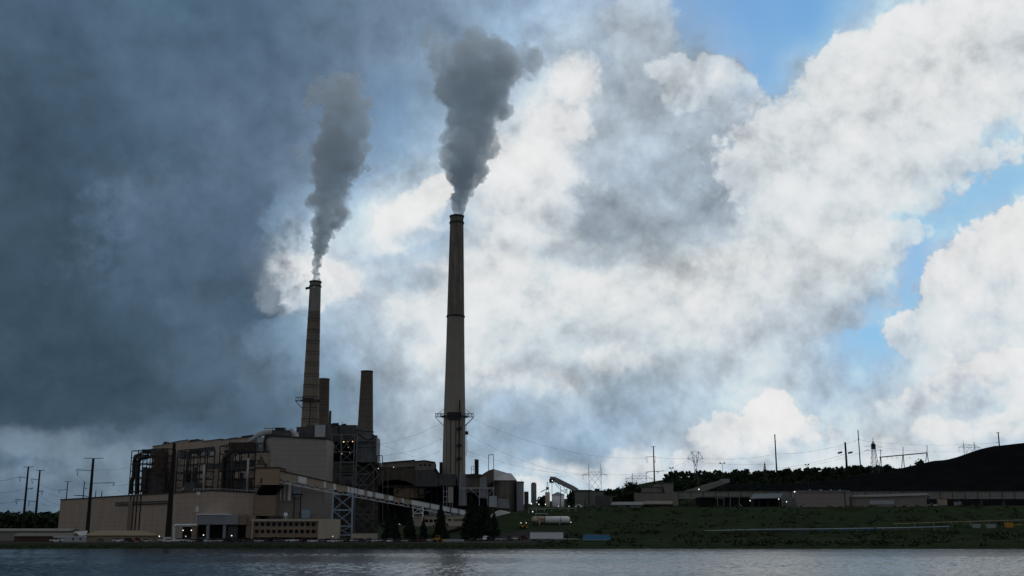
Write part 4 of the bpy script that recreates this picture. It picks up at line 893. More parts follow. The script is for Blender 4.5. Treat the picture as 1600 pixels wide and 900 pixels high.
for yy in (-1.5, 1.5):
    mb.bar((s1x - 10.8, s1y + yy, zq - .3), (s1x - 6, s1y + yy, zq - 5.5), .3); mb.bar((s1x - 11, s1y + yy, zq + 2.4), (s1x - 5.5, s1y + yy, zq + 2.4), .22)
    for k in range(4): mb.bar((s1x - 10.8 + k * 1.7, s1y + yy, zq), (s1x - 10.8 + k * 1.7, s1y + yy, zq + 2.4), .18)
for k in range(16):
    a = 2 * math.pi * k / 16; mb.bar((s1x + 7.2 * math.cos(a), s1y + 7.2 * math.sin(a), zq), (s1x + 7.2 * math.cos(a), s1y + 7.2 * math.sin(a), zq + 1.6), .15)
mb.build('railing', DARK, t)
mb = MB(); mb.box(s1x - 4.5, s1x + 4, s1y - 7.2, s1y - 5.6, zq - 1.6, zq + 1.2); mb.build('platform_cabin', DARK, t)
MB().bar((s1x + 1.2, s1y - 6.6, 40), (s1x + .9, s1y - 5.9, zq), .5).build('ladder_shaft', DARK, t)
# the two idle stacks
for (cx_px, Yc, top, base, wt, wb, label) in ((506.6, 832, 592, 664, 16.6, 19.5, 'squat idle brick chimney close against the banded smoking chimney'), (573.5, 800, 580, 674, 18.5, 24.5, 'free standing idle brick chimney, tapered, right of the banded smoking chimney')):
    xc_ = X(cx_px, Yc, top); t = thing('idle_chimney', (xc_, Yc, 5), label, 'chimney', 'idle short chimneys')
    zt_, zb_ = Z(top, Yc), Z(base, Yc); ra, rb = rad(wt, Yc) * 1.0, rad(wb, Yc) * 1.0; k = (rb - ra) / (zt_ - zb_); r5 = rb + k * (zb_ - 5)
    pr = [(r5 + (ra - r5) * i / 12, 5 + (zt_ - 5) * i / 12) for i in range(13)]
    o = MB().lathe(pr + [(ra - .7, zt_), (ra - .7, zt_ - 4)], xc_, Yc, 36, cap=False).build('shaft', conc_mat('idle_stack', (.17, .15, .13), None, 110, 30, 4.1, .2, .55), t, smooth=True); lathe_smooth(o)
    mb = MB(); mb.lathe([(ra, zt_ - .7), (ra + .25, zt_ - .7), (ra + .25, zt_ + .1), (ra - .6, zt_ + .1)], xc_, Yc, 36, cap=False); mb.build('cap_ring', DARK, t)
# ================================================================ the right bank
t = thing('cement_silo', (X(834, 735), 735, 24), 'slim pale grey silo with a railed cap, right of the grey tower', 'silo')
xs = X(834, 735, 770); MB().lathe([(1.8, 20), (1.8, Z(757, 735)), (1.5, Z(756, 735))], xs, 735, 16).build('body', mat('silo_green_grey', (.20, .22, .21), .7, var=.15, streak=.25), t, smooth=True)
mb = MB(); mb.lathe([(1.3, Z(757, 735)), (1.3, Z(754, 735))], xs, 735, 10)
for k in range(8): a = k * math.pi / 4; mb.bar((xs + 1.8 * math.cos(a), 735 + 1.8 * math.sin(a), Z(757, 735)), (xs + 1.8 * math.cos(a), 735 + 1.8 * math.sin(a), Z(754.5, 735)), .15)
mb.build('cap', DARK, t)
t = thing('tan_silo', (X(855.5, 738), 738, 24), 'short tan silo with a pointed vent frame, touching the white tank', 'silo')
xs = X(855.5, 738, 780); MB().lathe([(1.55, 20), (1.55, Z(769, 738))], xs, 738, 14).build('body', CONC, t, smooth=True)
mb = MB(); mb.bar((xs - .8, 738, Z(769, 738)), (xs - .1, 738, Z(753, 738)), .25); mb.bar((xs + .8, 738, Z(769, 738)), (xs + .1, 738, Z(753, 738)), .25); mb.box(xs - .9, xs + .9, 737.2, 739, Z(765, 738), Z(761, 738))
mb.tube([P(845, 769, 738), P(850, 766, 738), P(855, 764.5, 738), (xs, 738, Z(765, 738))], .3, 6); mb.build('vent_frame', DARK, t)
t = thing('white_tank', (X(872, 740), 740, 25), 'round white storage tank with a grey low cone roof, under the inclined conveyor head', 'storage tank')
xs = X(872, 740, 782); rr = X(881.7, 740, 782) - xs
MB().lathe([(rr, 22), (rr, Z(773.5, 740))], xs, 740, 28).build('shell', WHITE, t, smooth=True)
MB().lathe([(rr + .2, Z(773.8, 740)), (rr + .2, Z(773, 740)), (.2, Z(768.5, 740))], xs, 740, 28).build('roof', GREY, t)
MB().bar((xs + rr * .35, 740 - rr, 22), (xs + rr * .35, 740 - rr, Z(770, 740)), .35).build('ladder', DARK, t)
t = thing('inclined_conveyor', (X(880, 745), 745, 25), 'grey hooded conveyor climbing from the square building to a high drop chute', 'conveyor')
mb = MB(); mb.slab([P(859.5, 749, 745), P(859.5, 744.6, 745), P(867.5, 745, 745), P(897, 759.5, 745), P(904, 764, 745), P(904, 769, 745), P(895, 766.5, 745), P(866, 751.5, 745)], 4); mb.build('gallery_hood', GREY, t)
mb = MB(); mb.pbox(858.5, 865.5, 748, 754, 744.3, 5); mb.build('drop_chute', BLACK, t)
mb = MB()
for k in range(7): a = (866 + k * 5.4, 752 + k * 2.6); b = (866 + (k + 1) * 5.4, 752 + (k + 1) * 2.6); mb.bar(P(a[0], a[1] + .6, 746), P(b[0], b[1] + .6, 746), .3)
mb.build('truss', STEELG, t)
for px, yt in ((862.5, 754), (876, 760), (886, 763)):
    MB().bar(P(px, yt, 747), P(px, 793, 747), .3).build('leg', DARK, t)
mb = MB()
for a, b in (((866, 753), (874, 764)), ((870, 754), (877, 762)), ((874, 764), (884, 770)), ((880, 760), (889, 776)), ((876, 768), (886, 764)), ((886, 764), (880, 774))): mb.bar(P(*a, 746.5), P(*b, 746.5), .28)
mb.build('bracing', STEELG, t)
t = thing('crusher_house', (X(922, 742), 742, 25), 'square grey green building at the foot of the inclined conveyor', 'industrial building')
GG = mat('green_grey_wall', (.175, .185, .17), .8, var=.2, scale=.2, streak=.25, bands=2.5)
mb = MB(); mb.pbox(900, 944, 767.5, 797, 742, 14); mb.build('wall', GG, t)
mb = MB(); mb.pbox(899.5, 944.5, 766.3, 767.6, 741.6, 15); mb.pbox(930, 937, 763.5, 766.4, 746, 5); mb.pbox(903, 925, 765.3, 766.4, 745, 5); mb.build('roof', DARK, t)
mb = MB(); mb.pbox(931.5, 950, 774, 797, 740.5, 3); mb.build('recess', GREYD, t)
mb = MB(); mb.pbox(919.5, 921, 767.6, 796, 741.8, .2); mb.pbox(913.5, 914.5, 780, 796, 741.8, .2); mb.build('downpipe', DARK, t)
t = thing('side_building', (X(955, 745), 745, 25), 'low dark grey lean-to between the square building and the pale roofed shed', 'industrial building')
mb = MB(); mb.pbox(944.6, 957, 776, 796, 744, 10); mb.build('wall', GG, t)
mb = MB(); mb.pbox(944.6, 964, 774.6, 776, 743.5, 11); mb.build('roof', GREYD, t)
t = thing('white_hut', (X(904, 733), 733, 25), 'tiny white arched hut in front of the square grey green building', 'hut')
mb = MB(); pts = [P(898, 796, 733)] + [P(904.5 - 6.2 * math.cos(a), 793 - 5 * math.sin(a), 733) for a in [k * math.pi / 8 for k in range(9)]] + [P(911, 796, 733)]
mb.slab(pts, 4); mb.build('shell', WHITEP, t)
mb = MB(); mb.pbox(902, 905.5, 789.5, 796, 732.8, .3); mb.build('door', BLACK, t)
t = thing('long_shed', (X(1003, 735), 735, 25), 'long open shed with a pale roof in two levels above the grass bank', 'shed')
mb = MB(); a, b, c, d = P(954, 789.5, 732), P(1006, 789.5, 732), P(1006, 785, 742), P(957, 785, 742); mb.hexa([a, b, c, d, a + Vector((0, 0, .4)), b + Vector((0, 0, .4)), c + Vector((0, 0, .4)), d + Vector((0, 0, .4))]); mb.build('roof', PALE, t)
mb = MB(); a, b, c, d = P(1005, 788.3, 732), P(1050, 788.3, 732), P(1052, 783.5, 743), P(1008, 783.5, 743); mb.hexa([a, b, c, d, a + Vector((0, 0, .4)), b + Vector((0, 0, .4)), c + Vector((0, 0, .4)), d + Vector((0, 0, .4))]); mb.build('roof', mat('shed_roof_tan', (.18, .17, .15), 1.0, spec=.04, var=.1), t)
mb = MB(); mb.pbox(956, 1052, 787, 797, 743.5, .5); mb.build('back_wall', GREYD, t)
mb = MB(); mb.pbox(963, 980, 790.5, 797, 734, 3); mb.build('stored_goods', TANP, t)
mb = MB(); mb.pbox(984, 1003, 788.5, 797, 733, 3); mb.build('grey_door', GREY, t)
mb = MB(); mb.pbox(1018, 1048, 789.5, 797, 735, 4); mb.build('red_wall', mat('rust_red', (.17, .065, .04), .8, var=.25, streak=.2), t)
for px in (956, 1006, 1050): MB().bar(P(px, 789, 732.5), P(px, 797.5, 732.5), .3).build('post', DARK, t)
t = thing('upper_workshop', (X(1020, 800), 800, 26), 'stepped tan grey workshop below the dark trees, beside a tall dark pole', 'industrial building')
TG = mat('taupe_wall', (.24, .22, .205), .8, var=.15, scale=.2, streak=.2)
for a, b, yt, yb, Y in ((992, 1060, 770, 790, 800), (1003, 1035, 762, 771, 806), (1023, 1052, 757, 771, 812), (1038, 1052, 755, 775, 803)):
    mb = MB(); mb.pbox(a, b, yt, yb, Y, 8); mb.build('wall', TG, t)
for a, b, y, Y in ((991, 1040, 769.6, 799.6), (1002, 1036, 761.6, 805.6), (1037, 1053, 754.6, 802.6)):
    mb = MB(); mb.pbox(a, b, y - .5, y + .6, Y, 8.6); mb.build('roof', GREYD, t)
t = thing('coal_conveyor', (X(1300, 812), 812, 26), 'very long level conveyor gallery running along the foot of the coal pile', 'conveyor')
mb = MB()
xa, xb = X(1040, 812, 774), X(1640, 812, 774)
mb.box(xa, xb, 812, 816, Z(779.5, 812), Z(768.5, 812)); mb.build('gallery_body', mat('gallery_grey', (.27, .26, .24), .9, var=.16, scale=.1, streak=.22, bands=4.7, bandw=.04), t)
mb = MB(); mb.box(xa, xb, 811.4, 816.6, Z(768.4, 812), Z(767.6, 812)); mb.build('roof', mat('gallery_roof', (.16, .16, .155), .7, var=.1), t)
mb = MB()
k = 0; x = xa
while x < xb: mb.box(x, x + .6, 811.8, 812.1, Z(779, 812), Z(768.6, 812)); x += 9.0
mb.build('wall_rib', GREYD, t)
x = xa + 4
while x < xb:
    MB().box(x, x + .7, 812.5, 815.5, 24, Z(779.4, 812)).build('support', GREYD, t); x += 16
t = thing('rising_gallery', (X(1105, 815), 815, 30), 'short grey gallery rising from the long conveyor to the coal', 'conveyor')
mb = MB(); mb.slab([P(1070, 770, 818), P(1072, 766, 818), P(1131, 748.5, 822), P(1139, 749, 822), P(1139, 753.5, 822), P(1098, 769, 819)], 4); mb.build('gallery_body', mat('ramp_grey', (.20, .20, .19), .8, var=.2, streak=.2), t)
mb = MB(); mb.pbox(1127, 1140, 748, 754, 821.5, 5); mb.build('head_house', GREY, t)
# coal pile: a heap of its own size, crest line falling away to the left
crest = [(1096, 768), (1120, 756.5), (1139, 753.5), (1183, 754.5), (1239, 752.5), (1280, 749), (1320, 744.5), (1351, 737.5), (1382, 733.5), (1410, 727.5), (1435, 722), (1457, 717), (1479, 714.5), (1500, 709), (1517, 703.5), (1535, 697.5), (1556, 692.5), (1575, 691), (1600, 688.5), (1640, 683), (1700, 676), (1780, 690), (1850, 720), (1900, 765)]
YC = 940.0; cv = []; cf = []; NXC, NYC = 150, 34
for j in range(NYC + 1):
    v = j / NYC; y = 824 + (1080 - 824) * v
    for i in range(NXC + 1):
        px = 1096 + (1900 - 1096) * i / NXC; x = X(px, YC, 740)
        zc_ = Z(interp(crest, px), YC); base = 24.0; h = max(zc_ - 27, 0); f = min(1, (y - 824) / (YC - 824)) if y < YC else max(0, 1 - (y - YC) / 140)
        f = f ** .92 if y < YC else f
        z = base + 2 + h * f
        n_ = mnoise.fractal(Vector((x * .05, y * .05, 1.3)), 1.0, 2.0, 5); z += n_ * 1.1 * min(1, h / 12) * (1 - .6 * f) + mnoise.noise(Vector((x * .016, y * .03, 7))) * 2.0 * f * (1 - f) * 3
        if i in (0, NXC) or j in (0, NYC): z = base - 1
        cv.append((x, y, z))
for j in range(NYC):
    for i in range(NXC): a = j * (NXC + 1) + i; cf.append((a, a + 1, a + NXC + 2, a + NXC + 1))
o = MB().add(cv, cf).build('coal_pile', COAL, at=(X(1500, YC, 740), YC, 24), smooth=True); tag(o, 'huge black coal pile rising to the right behind the conveyor', 'coal pile')
t = thing('open_canopy', (X(1200, 738), 738, 25), 'open sided canopy with a sloping blue grey roof and white lamps beneath', 'canopy')
mb = MB(); a, b, c, d = P(1173, 780, 734), P(1220, 778.5, 734), P(1223, 771.5, 746), P(1176, 773, 746); mb.hexa([a, b, c, d] + [p + Vector((0, 0, .4)) for p in (a, b, c, d)]); mb.build('roof', mat('canopy_blue', (.15, .18, .21), 1.0, spec=.04, var=.1, streak=.1), t)
mb = MB(); mb.pbox(1179, 1221, 778, 793, 746.5, .6); mb.build('back_wall', BLACK, t)
for px, Y in ((1175, 735), (1187, 735), (1200, 735), (1218, 735)): MB().bar(P(px, 780, Y), P(px, 794, Y), .35).build('post', GREYD, t)
t = thing('small_block', (X(1150, 742), 742, 25), 'dark open bay with grey posts left of the blue grey canopy', 'open bay')
mb = MB(); mb.pbox(1088, 1172, 777.5, 793, 750, 6); mb.build('bay_wall', BLACK, t)
for px in (1121, 1131, 1141, 1155): MB().bar(P(px, 778, 741), P(px, 794, 741), .35).build('post', GREY, t)
mb = MB(); mb.pbox(1119, 1131, 777.5, 779.5, 741, 5); mb.pbox(1095, 1172, 776, 777.5, 748, 8); mb.build('roof', GREYD, t)
mb = MB(); mb.pbox(1224, 1247, 777.5, 793, 746, 6); mb.build('grey_wall', GREY, t)
t = thing('store_building', (X(1287, 736), 736, 25), 'taller windowless mauve grey store with a pale roof edge, right of the blue grey canopy', 'warehouse')
mb = MB(); mb.pbox(1246.5, 1327, 768.5, 793, 736, 14); mb.build('wall', mat('mauve_wall', (.31, .27, .265), .9, var=.08, scale=.2, streak=.12, bands=3), t)
mb = MB(); mb.pbox(1246, 1328, 766.3, 768.5, 735.4, 15); mb.build('roof_edge', PALE, t)
for px in (1265, 1282, 1298, 1312): MB().pbox(px, px + 2, 764.8, 766.4, 740, 2).build('roof_vent', STEEL, t)
mb = MB(); mb.pbox(1320, 1321.2, 769, 793, 735.7, .3); mb.build('downpipe', DARK, t)
t = thing('low_store', (X(1390, 738), 738, 25), 'long low grey store with a white door panel, right of the mauve grey store', 'warehouse')
mb = MB(); mb.pbox(1331, 1448, 775.5, 793, 739, 12); mb.build('wall', mat('low_store_wall', (.25, .23, .215), .9, var=.1, scale=.2, streak=.15), t)
mb = MB(); a, b, c, d = P(1330, 778, 738), P(1449, 774.5, 738), P(1450, 771, 746), P(1333, 774.5, 746); mb.hexa([a, b, c, d] + [p + Vector((0, 0, .35)) for p in (a, b, c, d)]); mb.build('roof', mat('low_store_roof', (.16, .16, .155), 1.0, spec=.04, var=.1), t)
mb = MB(); mb.pbox(1359, 1397, 782, 788, 738.6, .3); mb.build('door_panel', GREYL, t)
mb = MB(); mb.bar(P(1452, 776, 738), P(1452, 793, 738), .3); mb.bar(P(1449, 776, 740), P(1453, 776, 738), .3); mb.build('post', DARK, t)
for px, w_, h_, m_, lab in ((1474, 12, 9, TANP, 'tan box container by the white pickup on the bank top'), (1498, 8, 5, GREY, 'grey bin at the foot of the long conveyor, right of the tan container')):
    Y = 742; t = thing('container', (X(px, Y), Y, 25), lab, 'container'); mb = MB(); mb.pbox(px - w_ / 2, px + w_ / 2, 788.5 - h_, 789.5, Y, 4); mb.build('body', m_, t); mb = MB(); mb.pbox(px - w_ / 2 - .3, px + w_ / 2 + .3, 788 - h_, 788.6 - h_, Y - .2, 4.4); mb.build('lid', DARK, t)
# horizontal gas tank
t = thing('gas_tank', (X(860, 664), 664, 13.5), 'long white horizontal tank with a rust streaked left end, on saddles on the grass bank', 'storage tank')
za = Z(812.3, 664); xa, xb = X(830, 664, 812), X(891, 664, 812); rr = (Z(807, 664) - Z(818, 664)) / 2
def hcyl(x0, x1, r, caps):
    vs = []; fs = []; n = 20; prof = [(x0, r)] if 'l' not in caps else [(x0 - 0 + r * .75 * (1 - math.cos(a)), r * math.sin(a)) for a in [k * math.pi / 12 for k in range(1, 7)]]
    prof += [(x1, r)] if 'r' not in caps else [(x1 - r * .9 * (1 - math.cos(a)), r * math.sin(a)) for a in [k * math.pi / 12 for k in range(6, 0, -1)]]
    for (x, q) in prof:
        for k in range(n): a = 2 * math.pi * k / n; vs.append((x, 664 + q * math.cos(a), za + q * math.sin(a)))
    for i in range(len(prof) - 1):
        for k in range(n): fs.append((i * n + k, i * n + (k + 1) % n, (i + 1) * n + (k + 1) % n, (i + 1) * n + k))
    fs += [tuple(range(n)), tuple(range((len(prof) - 1) * n, len(prof) * n))]
    return MB().add(vs, fs)
xm = X(851, 664, 812)
hcyl(xa, xm, rr, 'l').build('rusty_shell', mat('rusty_white', (.50, .44, .36), .7, var=.2, scale=.5, streak=.2, dirt=((.20, .10, .04), .45, .47)), t, smooth=True)
hcyl(xm, xb, rr, 'r').build('white_shell', WHITE, t, smooth=True)
for px in (843, 875): MB().pbox(px - .8, px + .8, 813, 822, 662, 4).build('saddle', CONC, t)
mb = MB(); mb.lathe([(rr + .06, -.3), (rr + .06, .3)], 0, 0, 20, cap=False); mb.v = [Vector((xm + p.z, 664 + p.x, za + p.y)) for p in mb.v]; mb.build('band', mat('rust_band', (.25, .13, .05), .8), t)
MB().bar(P(875.5, 806, 661), P(875.5, 823, 661), .22).build('ladder', DARK, t)
t = thing('tank_pad', (X(865, 662), 662, 13), 'low concrete kerb in front of the white horizontal tank', 'kerb')
mb = MB(); mb.box(X(845, 659), X(893, 659), 658, 658.6, 11, Z(821.8, 658)); mb.build('slab', CONC, t)
t = thing('pipe_gantry', (X(840, 690), 690, 19), 'thin grey pipe gantry on the bank above the white horizontal tank', 'pipe gantry')
mb = MB(); mb.bar(P(826, 794, 700), P(900, 794, 700), .3); mb.bar(P(836, 802.5, 690), P(856, 802.5, 690), .45); mb.bar(P(830, 796, 698), P(852, 796, 698), .25); mb.build('rail', STEEL, t)
for px in (826, 838, 851, 862, 875, 888, 900): MB().bar(P(px, 794, 700), P(px, 803, 700), .22).build('post', STEEL, t)
for px in (837, 855): MB().bar(P(px, 802.5, 690), P(px, 809, 690), .22).build('post', STEEL, t)
# trailers
def trailer(px0, px1, yt, yb, Y, m, label, slant):
    t = thing('semi_trailer', (X((px0 + px1) / 2, Y), Y, G(X((px0 + px1) / 2, Y), Y)), label, 'trailer'); x0, x1 = X(px0, Y, yt), X(px1, Y, yt)
    z0, z1 = Z(yb - 2.2, Y), Z(yt, Y); gz = t.location.z
    mb = MB()
    if slant: mb.hexa([(x0, Y, z0), (x1 + .6, Y, z0 + .2), (x1 + .6, Y + 2.6, z0 + .2), (x0, Y + 2.6, z0), (x0 + .1, Y, z1), (x1 - .9, Y, z1 + .1), (x1 - .9, Y + 2.6, z1 + .1), (x0 + .1, Y + 2.6, z1)])
    else: mb.box(x0, x1, Y, Y + 2.6, z0, z1)
    mb.build('body', m, t)
    mb = MB(); mb.bar((x0, Y - .05, z1), (x1, Y - .05, z1), .16); mb.bar((x0, Y - .05, z0), (x1, Y - .05, z0), .2)
    for k in range(1, 8): x = x0 + (x1 - x0) * k / 8; mb.bar((x, Y - .03, z0), (x, Y - .03, z1), .07)
    mb.build('frame_rail', STEEL, t)
    for k in (0, 1):
        xw = x0 + 1.2 + k * 1.4; w = MB().lathe([(.05, -.25), (.5, -.25), (.5, .25), (.05, .25)], 0, 0, 14); w.v = [Vector((xw + p.x, Y + .3 + p.z, gz + .52 + p.y)) for p in w.v]; w.build('wheel', RUBBER, t)
    MB().bar((x1 - 3, Y + .4, gz), (x1 - 3, Y + .4, z0), .2).build('landing_leg', DARK, t)
trailer(828.5, 880, 831.5, 844, 607, WHITE, 'white box semi trailer parked below the horizontal tank', False)
trailer(911.5, 954, 835.5, 846, 603, BLUEM, 'bright blue covered trailer near the water, right of the white trailer', True)
t = thing('flatbed', (X(893, 609), 609, 4.7), 'empty grey flatbed trailer behind the white box trailer', 'trailer')
mb = MB(); mb.pbox(866, 904, 841.5, 843, 611, 2.4); mb.build('deck', STEEL, t)
for px in (872, 876): w = MB().lathe([(.05, -.25), (.5, -.25), (.5, .25), (.05, .25)], 0, 0, 12); w.v = [Vector((X(px, 611) + p.x, 611.3 + p.z, 5.2 + p.y)) for p in w.v]; w.build('wheel', RUBBER, t)
t = thing('low_loader', (X(709, 606), 606, 3.6), 'long low grey trailer lying between the yellow loader and the white van', 'trailer')
mb = MB(); mb.pbox(693, 725, 842.6, 846.8, 607, 2.4); mb.build('deck', GREYL, t)
mb = MB(); mb.pbox(694, 723, 846.8, 848.6, 607.6, 1.6); mb.build('axle_group', BLACK, t)
# yellow machines
def loader(px, Y, label, s=1.0):
    gx_ = X(px, Y); gz = G(gx_, Y); t = thing('wheel_loader', (gx_, Y, gz), label, 'loader')
    B = lambda: MB()
    mb = MB(); mb.box(gx_ - 2.6 * s, gx_ + .9 * s, Y - 1, Y + 1, gz + .9, gz + 2.1 * s); mb.build('body', YEL, t)
    mb = MB(); mb.box(gx_ - .9 * s, gx_ + .9 * s, Y - .9, Y + .9, gz + 2.1 * s, gz + 3.5 * s); mb.build('cab', YEL, t)
    mb = MB(); mb.box(gx_ - .7 * s, gx_ + .7 * s, Y - .95, Y - .9, gz + 2.3 * s, gz + 3.3 * s); mb.build('window', GLASS, t)
    mb = MB(); mb.bar((gx_ + .8 * s, Y, gz + 1.7 * s), (gx_ + 2.8 * s, Y, gz + 1.0), .35); mb.hexa([(gx_ + 2.4 * s, Y - 1.3, gz + .2), (gx_ + 3.6 * s, Y - 1.3, gz + .2), (gx_ + 3.6 * s, Y + 1.3, gz + .2), (gx_ + 2.4 * s, Y + 1.3, gz + .2), (gx_ + 2.4 * s, Y - 1.3, gz + 1.5), (gx_ + 2.8 * s, Y - 1.3, gz + 1.5), (gx_ + 2.8 * s, Y + 1.3, gz + 1.5), (gx_ + 2.4 * s, Y + 1.3, gz + 1.5)]); mb.build('bucket', YEL, t)
    for dx in (-1.7, 1.2):
        for dy in (-1, 1): w = MB().lathe([(.1, -.3), (.75, -.3), (.75, .3), (.1, .3)], 0, 0, 14); w.v = [Vector((gx_ + dx * s + p.x, Y + dy + p.z, gz + .75 + p.y)) for p in w.v]; w.build('wheel', RUBBER, t)
loader(685, 605, 'yellow loader among the parked cars below the pointed spruce')
loader(817, 655, 'yellow machine parked at the left end of the horizontal tank', .85)
t = thing('orange_container', (X(1577, 642), 642, 10), 'small orange box at the right end of the bank path', 'container')
mb = MB(); mb.pbox(1573, 1583, 816.5, 824, 642, 3); mb.build('body', YEL, t); mb = MB(); mb.pbox(1583, 1597, 819, 820.5, 642, 1); mb.build('boom', YEL, t)
for px, w_, lab in ((1526, 13, 'grey skip on the bank path, left of its twin'), (1549, 16, 'longer grey skip on the bank path, between the other skip and the orange box')):
    t = thing('skip', (X(px, 643), 643, 10), lab, 'skip', 'grey skips on the bank path'); x0, x1 = X(px - w_ / 2, 643, 820), X(px + w_ / 2, 643, 820); z0, z1 = Z(825, 643), Z(818, 643)
    MB().hexa([(x0 + .5, 643, z0), (x1 - .5, 643, z0), (x1 - .5, 645, z0), (x0 + .5, 645, z0), (x0, 642.7, z1), (x1, 642.7, z1), (x1, 645.3, z1), (x0, 645.3, z1)]).build('body', STEEL, t)
    MB().box(x0, x1, 642.6, 642.8, z1 - .2, z1 + .1).build('rim', DARK, t)
t = thing('blue_barrel', (X(1020, 640), 640, 9.5), 'lone blue tank standing on the grass by the bank path', 'tank')
MB().lathe([(.9, 9), (.9, Z(831, 640)), (.5, Z(830.3, 640))], X(1020, 640), 640, 14).build('body', mat('deep_blue', (.05, .12, .24), .5, var=.1), t)
# long pipeline on the bank
t = thing('pipeline', (X(1300, 640), 640, 10), 'long pale blue pipeline on low posts along the grassy bank', 'pipeline')
pl = [(1056, 831), (1110, 829.8), (1180, 828), (1260, 827.3), (1340, 826.2), (1420, 825), (1484, 823)]
mb = MB(); mb.tube([P(a, b, 638.0) for a, b in pl], .45, 8); mb.build('pipe', mat('pipe_pale', (.20, .26, .32), .5, var=.2, scale=.05), t, smooth=True)
mb = MB()
for k in range(9):
    a = 1062 + k * 36; b = interp(pl, a); c = a + 17
    mb.slab([P(a, b + .6, 637.5), P(c, interp(pl, c) + .6, 637.5), P(c, interp(pl, c) + 3.4, 637.5), P(a, b + 3.4, 637.5)], .2)
mb.build('side_sheet', mat('blue_sheet', (.05, .11, .20), .6, var=.25), t)
for k in range(22): a = 1060 + k * 20; b = interp(pl, a); MB().bar(P(a, b, 638), (X(a, 638, 828), 638, 8.5), .22).build('post', STEEL, t)
t = thing('upper_pipe', (X(1500, 645), 645, 11), 'thin rusty upper pipe running along the bank above the pale pipeline', 'pipeline')
mb = MB(); pu = [(1395, 818.5), (1450, 816.5), (1520, 814.5), (1600, 812.5), (1640, 811.5)]; mb.tube([P(a, b, 655) for a, b in pu], .25, 6); mb.build('pipe', TANP, t)
for k in range(9): a = 1400 + k * 29; MB().bar(P(a, interp(pu, a), 655), (X(a, 655, 815), 655, 10), .18).build('post', STEEL, t)
# ================================================================ poles, towers and wires
def pole(name, px0, yb, px1, yt, Y, w0, w1, arms, label, cat='power pole', group='power poles'):
    """arms: (row, left reach px, right reach px, tip rise px, insulators)"""
    top = P(px1, yt, Y); x = top.x; z0 = ground_z(x, Y) - .5
    t = thing(name, (x, Y, z0 + .5), label, cat, group)
    MB().tube([(x, Y, z0), (x, Y, top.z)], [w0, w1], 8).build('shaft', WOOD, t)
    for (row, l, r, rise, ins) in arms:
        z = Z(row, Y); s = Y / F; mb = MB(); im = MB()
        for side, reach in ((-1, l), (1, r)):
            if reach:
                tip = Vector((x + side * reach * s, Y, z + rise * s)); mb.bar((x, Y, z), tip, .32 if w0 > .3 else .2)
                if ins:
                    im.bar(tip, tip + Vector((-side * .8, 0, -ins * s)), .18)
                    im.bar(tip + Vector((-side * 3.2 * s, 0, 0)), tip + Vector((-side * 2 * s, 0, -ins * s)), .14)
        mb.build('cross_arm', WOOD, t)
        if im.v: im.build('insulator', WIRE, t)
    return t
pole('power_pole', 36, 832, 44.5, 729, 690, .95, .5, [(730, 7.5, 7.5, .8, 0), (747, 13, 0, 2, 8), (764.5, 0, 10, 2.2, 3), (781.5, 15, 0, 1.5, 8)], 'left of two close dark power poles near the photo\'s left edge')
pole('power_pole', 54, 832, 62.5, 734.5, 697, .95, .5, [(735.5, 6, 6, .8, 0), (750, 12, 0, 2, 8), (768, 0, 8, .5, 6), (784, 14, 0, 1.5, 8)], 'right of two close dark power poles near the photo\'s left edge')
pole('power_pole', 134, 834, 146, 716, 648, 1.25, .7, [(716.5, 15, 15.5, .6, 0), (735.5, 24.5, 0, 1.6, 10), (755, 0, 36, .8, 6), (776, 26, 0, 2, 0)], 'biggest of the dark power poles at the left, in front of the low brick hall')
pole('power_pole', 104, 790, 106, 752, 880, .6, .35, [(752.7, 5, 5, .3, 0), (765, 13, 0, -1, 5)], 'short distant power pole just past the hall end wall')
pole('power_pole', 130, 790, 132, 752, 880, .6, .35, [(764, 0, 5, 1, 0), (774, 12, 4, 0, 0)], 'short distant power pole over the hall roof beside the biggest pole')
pole('dark_mast', 262, 846, 272.5, 692, 628, 1.9, .8, [(758, 2.2, 0, -1, 0), (714, 3.0, 1.0, 1.5, 0)], 'thick dark tapering mast standing in front of the boiler house', 'mast', None)
pole('power_pole', 1021, 776, 1021, 697.5, 880, .75, .4, [(698, 4, 3.5, .2, 0), (713.5, 12.5, 3.5, -.6, 9), (736, 13, 7.5, -1.5, 3), (736.5, 0, 16, .6, 0)], 'tall dark pole with paired arms above the taupe workshop')
pole('power_pole', 1211.5, 742, 1210.5, 678.5, 1000, .8, .45, [(680, 1.2, 1.2, 0, 0), (690, .8, 2, 0, 0)], 'bare armless pole alone on the wooded hill')
pole('power_pole', 1321, 742, 1320.5, 691, 1000, 1.1, .8, [], 'thick short dark pole on the wooded hill, left of a taller thin pole')
pole('power_pole', 1343, 742, 1340.5, 672, 1000, .6, .4, [(673, .9, .9, 0, 0), (686.5, 2, 2, .5, 0)], 'taller thin pole between the thick dark pole and the lattice pylon')
pole('power_pole', 1560.5, 696, 1559.5, 675.5, 985, .75, .5, [(676, 3, 3, .3, 0), (691, 5, 0, -.5, 0)], 'short pole with a cross arm on top of the coal pile')
def lamp_post(px, yb, yt, Y, heads, label):
    p = P(px, yt, Y); z0 = min(Z(yb, Y), ground_z(p.x, Y)); t = thing('light_mast', (p.x, Y, z0), label, 'light mast', 'tall floodlight masts'); s = Y / F
    MB().tube([(p.x, Y, z0), (p.x, Y, p.z)], [.22, .14], 6).build('shaft', DARK, t)
    MB().bar((p.x - heads * s, Y, p.z - .2), (p.x + heads * s, Y, p.z - .2), .25).build('cross_arm', DARK, t)
    for k in (-1, 1): MB().box(p.x + k * heads * s - .5, p.x + k * heads * s + .5, Y - .4, Y + .4, p.z - .1, p.z + .7).build('floodlight', DARK, t)
